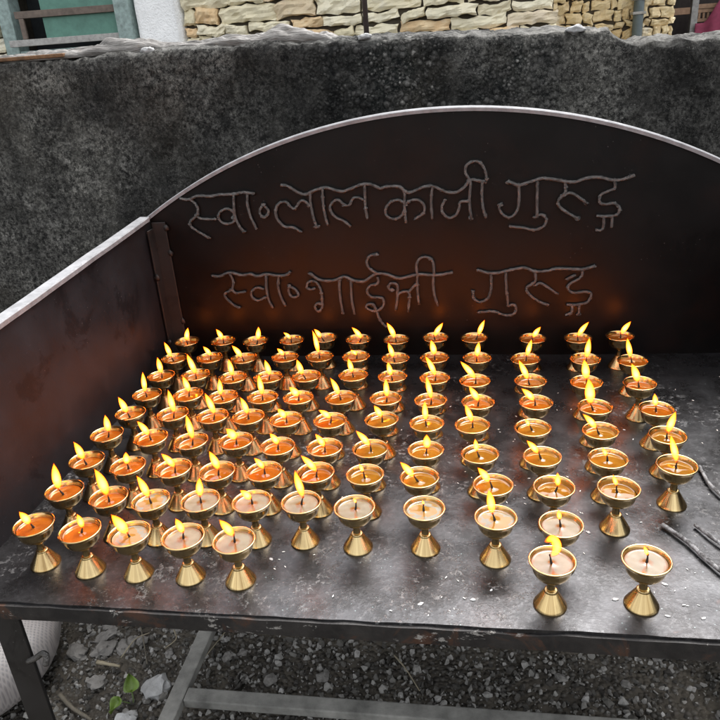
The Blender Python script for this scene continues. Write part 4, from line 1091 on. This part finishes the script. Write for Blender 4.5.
hb(m, 'carved_balustrade', M['carved'], house3)
parent_off = (0, 0)
m = MB(); na, nk = 60, 14
for i in range(na + 1):
    x = 2.11 + 1.2 * i / na
    for k in range(nk + 1):
        z = T + .30 + (.575 - .30) * k / nk + .25 * max(0, min(1, (x - 2.20) / .14)) * k / nk
        m.v.append((x, 7.90 + .02 * math.sin(x * 38) * (1 - .4 * k / nk), z))
for i in range(na):
    for k in range(nk):
        a = i * (nk + 1) + k; m.f.append((a, a + nk + 1, a + nk + 2, a + 1))
o = m.build('cloth', M['magenta'], None, smooth=True); tag(o, 'bright magenta cloth hung over the balcony of the timber house', 'cloth')
s_ = o.modifiers.new('thick', 'SOLIDIFY'); s_.thickness = .003

# ------------------------------------------------------------------ things on the ground below the tray
sk = MB(); sk.blob((0, 0, 0), 1, 5, .05, 1.2, (1, 1, 1), 4)
sk.v = [(math.copysign(abs(x) ** .85, x) * .205, math.copysign(abs(y) ** .85, y) * .215, math.copysign(abs(z) ** .8, z) * .10 + .0015 * noise.noise(Vector((x * 9, y * 9, z * 9)))) for x, y, z in sk.v]
o = sk.build('sack', M['sack'], None, smooth=True, loc=(-1.165, 1.075, .098)); o.rotation_euler = (0, 0, .4)
tag(o, 'full pale woven sack lying on the gravel behind the stand leg', 'sack')

def ground_z(x, y): return .014 * noise.noise(Vector((x * 3.5, y * 3.5, 0))) + .006 * noise.noise(Vector((x * 11, y * 11, 3)))
def rock(x, y, r, lab, mat='rock', seed=0, sc=(1.1, .85, .6), group=None):
    m = MB(); m.blob((0, 0, 0), r, 3, .55, 1.25, sc, seed)
    m.v = [(a, b, c) for a, b, c in m.v]
    o = m.build('rock', M[mat], None, smooth='auto', loc=(x, y, ground_z(x, y) + r * .30)); o.rotation_euler = (0, 0, seed)
    tag(o, lab, 'rock', group)
rock(-.715, 1.075, .026, 'jagged pale rock beside the seedling, against the grey stretcher', 'whitestone', 1, (1.1, 1.0, .8))
rock(-.745, .985, .024, 'pale pointed rock just below the seedling at the picture edge', 'whitestone', 2, (1.0, .9, .8))
rock(-.860, 1.075, .020, 'light round rock left of the seedling in the gravel', 'rock', 3)
rock(-.890, 1.170, .026, 'large grey rock under the tray, left of a smaller one', 'rock', 4)
rock(-.845, 1.180, .021, 'grey rock under the tray, touching a larger rock', 'rock', 5)
rock(-.950, 1.155, .025, 'flat grey rock beside the right edge of the sack', 'rock', 6, (1.2, .9, .5))
rock(-.905, 1.215, .018, 'smooth oval rock under the tray edge behind the other rocks', 'rock', 7, (1.5, .8, .6))
for i in range(26):
    x = grng.uniform(-1.0, .6); y = grng.uniform(.98, 1.32)
    rock(x, y, grng.uniform(.010, .016), 'small grey rock lying in the gravel under the tray', 'rock', 10 + i, (1.1, .85, .65), 'small rocks in the gravel under the tray')
# seedling with two leaves
sd = empty('seedling', (-.755, 1.035, ground_z(-.755, 1.035)), 'green seedling with two broad leaves growing through the gravel', 'seedling')
m = MB(); m.tube(spline([(0, 0, 0), (.004, 0, .02), (.0, .006, .036)], 5), .0014, 8); m.tube(spline([(0, 0, 0), (-.012, -.008, .014), (-.022, -.012, .022)], 5), .0012, 8); m.build('stem', M['stemgreen'], sd, smooth=True)
def leaf(c, Lh, W, yaw, tilt):
    m = MB(); n = 12
    for i in range(n + 1):
        t = i / n; w = W * (math.sin(PI * t ** .6)) ** .8 * (1 - .25 * t)
        for k in range(7):
            s = k / 3 - 1
            m.v.append((s * w, (t - .15) * Lh - .18 * Lh * (1 - abs(s)) * (1 - t) ** 3 * -1, .006 * abs(s) + .004 * math.sin(t * 5) * (s) + .004 * s * s))
    for i in range(n):
        for k in range(6):
            a = i * 7 + k; m.f.append((a, a + 1, a + 8, a + 7))
    mt = Euler((tilt, 0, yaw)).to_matrix(); m.v = [tuple(mt @ Vector(p) + Vector(c)) for p in m.v]
    o = m.build('leaf', M['leaf'], sd, smooth=True); q = o.modifiers.new('thick', 'SOLIDIFY'); q.thickness = .0006
leaf((.004, .004, .038), .040, .019, .5, .55); leaf((-.022, -.014, .024), .036, .013, 2.9, -.3)
# twigs and straw
def twig(name, pts, r, lab, cat, mat='twig'):
    m = MB(); m.tube(spline([Vector((x, y, ground_z(x, y) + z)) for x, y, z in pts], 8), lambda t: r * (1 - .4 * t), 7, True, .1)
    tag(m.build(name, M[mat], None, smooth=True), lab, cat)
twig('twig', [(-.925, 1.03, .012), (-.88, 1.0, .014), (-.82, .975, .013)], .0055, 'thick grey stick lying in front of the rocks by the sack', 'twig')
twig('twig', [(-.84, 1.26, .02), (-.80, 1.20, .026), (-.76, 1.13, .018)], .0022, 'thin dark twig under the tray behind the seedling', 'twig')
twig('twig', [(-.88, 1.12, .018), (-.82, 1.115, .02)], .0050, 'short broken pale stick among the rocks', 'twig', 'straw')
twig('straw', [(-.83, 1.14, .02), (-.815, 1.19, .028), (-.79, 1.215, .026)], .0018, 'curved pale straw stalk beside the thin twig', 'straw', 'straw')
twig('straw', [(-.735, 1.235, .02), (-.715, 1.20, .026), (-.735, 1.175, .02)], .0018, 'hooked pale straw stalk near the grey stretcher', 'straw', 'straw')
twig('straw', [(-.185, 1.20, .015), (-.155, 1.16, .018), (-.12, 1.105, .015)], .0020, 'straight pale straw stalk behind the cross bar, mid tray', 'straw', 'straw')
twig('straw', [(-.60, 1.25, .014), (-.615, 1.20, .016), (-.63, 1.16, .014)], .0016, 'thin straw stalk right of the lengthwise stretcher', 'straw', 'straw')

# ------------------------------------------------------------------ camera, light, world
cam = bpy.data.cameras.new('camera'); co = link(bpy.data.objects.new('camera', cam)); SC.camera = co
cam.sensor_fit = 'HORIZONTAL'; cam.sensor_width = 36; cam.lens = 36 * CAM_F / 720; cam.clip_start = .02; cam.clip_end = 500
r0, r1, r2 = [Vector(r) for r in CAM_M]
co.matrix_world = Matrix(((r0.x, r1.x, -r2.x, 0), (r0.y, r1.y, -r2.y, 0), (r0.z, r1.z, -r2.z, CAM_Z), (0, 0, 0, 1)))
SUN_EL, SUN_AZ = 62, 22      # azimuth measured clockwise from +Y
wd = bpy.data.worlds.new('World'); SC.world = wd; wd.use_nodes = True
nt = wd.node_tree; bg = nt.nodes['Background']; sky = nt.nodes.new('ShaderNodeTexSky')
sky.sky_type = 'NISHITA'; sky.sun_disc = False; sky.sun_elevation = R(SUN_EL); sky.sun_rotation = R(SUN_AZ); sky.dust_density = 4.0; sky.air_density = 1.0; sky.ozone_density = 1.0
hs = nt.nodes.new('ShaderNodeHueSaturation'); hs.inputs['Saturation'].default_value = .18
nt.links.new(sky.outputs[0], hs.inputs['Color']); nt.links.new(hs.outputs[0], bg.inputs[0]); bg.inputs[1].default_value = .15
sl = bpy.data.lights.new('sun', 'SUN'); so = link(bpy.data.objects.new('sun', sl)); sl.energy = 0.6; sl.angle = R(30); sl.color = (1, .97, .93)
az = R(SUN_AZ); el = R(SUN_EL)
dirv = Vector((math.sin(az) * math.cos(el), math.cos(az) * math.cos(el), math.sin(el)))
so.rotation_euler = dirv.to_track_quat('Z', 'Y').to_euler(); so.location = (0, 0, 6)
SC.render.engine = 'CYCLES'; SC.cycles.use_denoising = True
SC.cycles.max_bounces = 8; SC.cycles.transparent_max_bounces = 24; SC.cycles.use_light_tree = True
SC.cycles.sample_clamp_indirect = 6.0
SC.view_settings.view_transform = 'Standard'; SC.view_settings.look = 'None'; SC.view_settings.gamma = 1
SC.view_settings.exposure = 1.85; SC.view_settings.use_curve_mapping = False
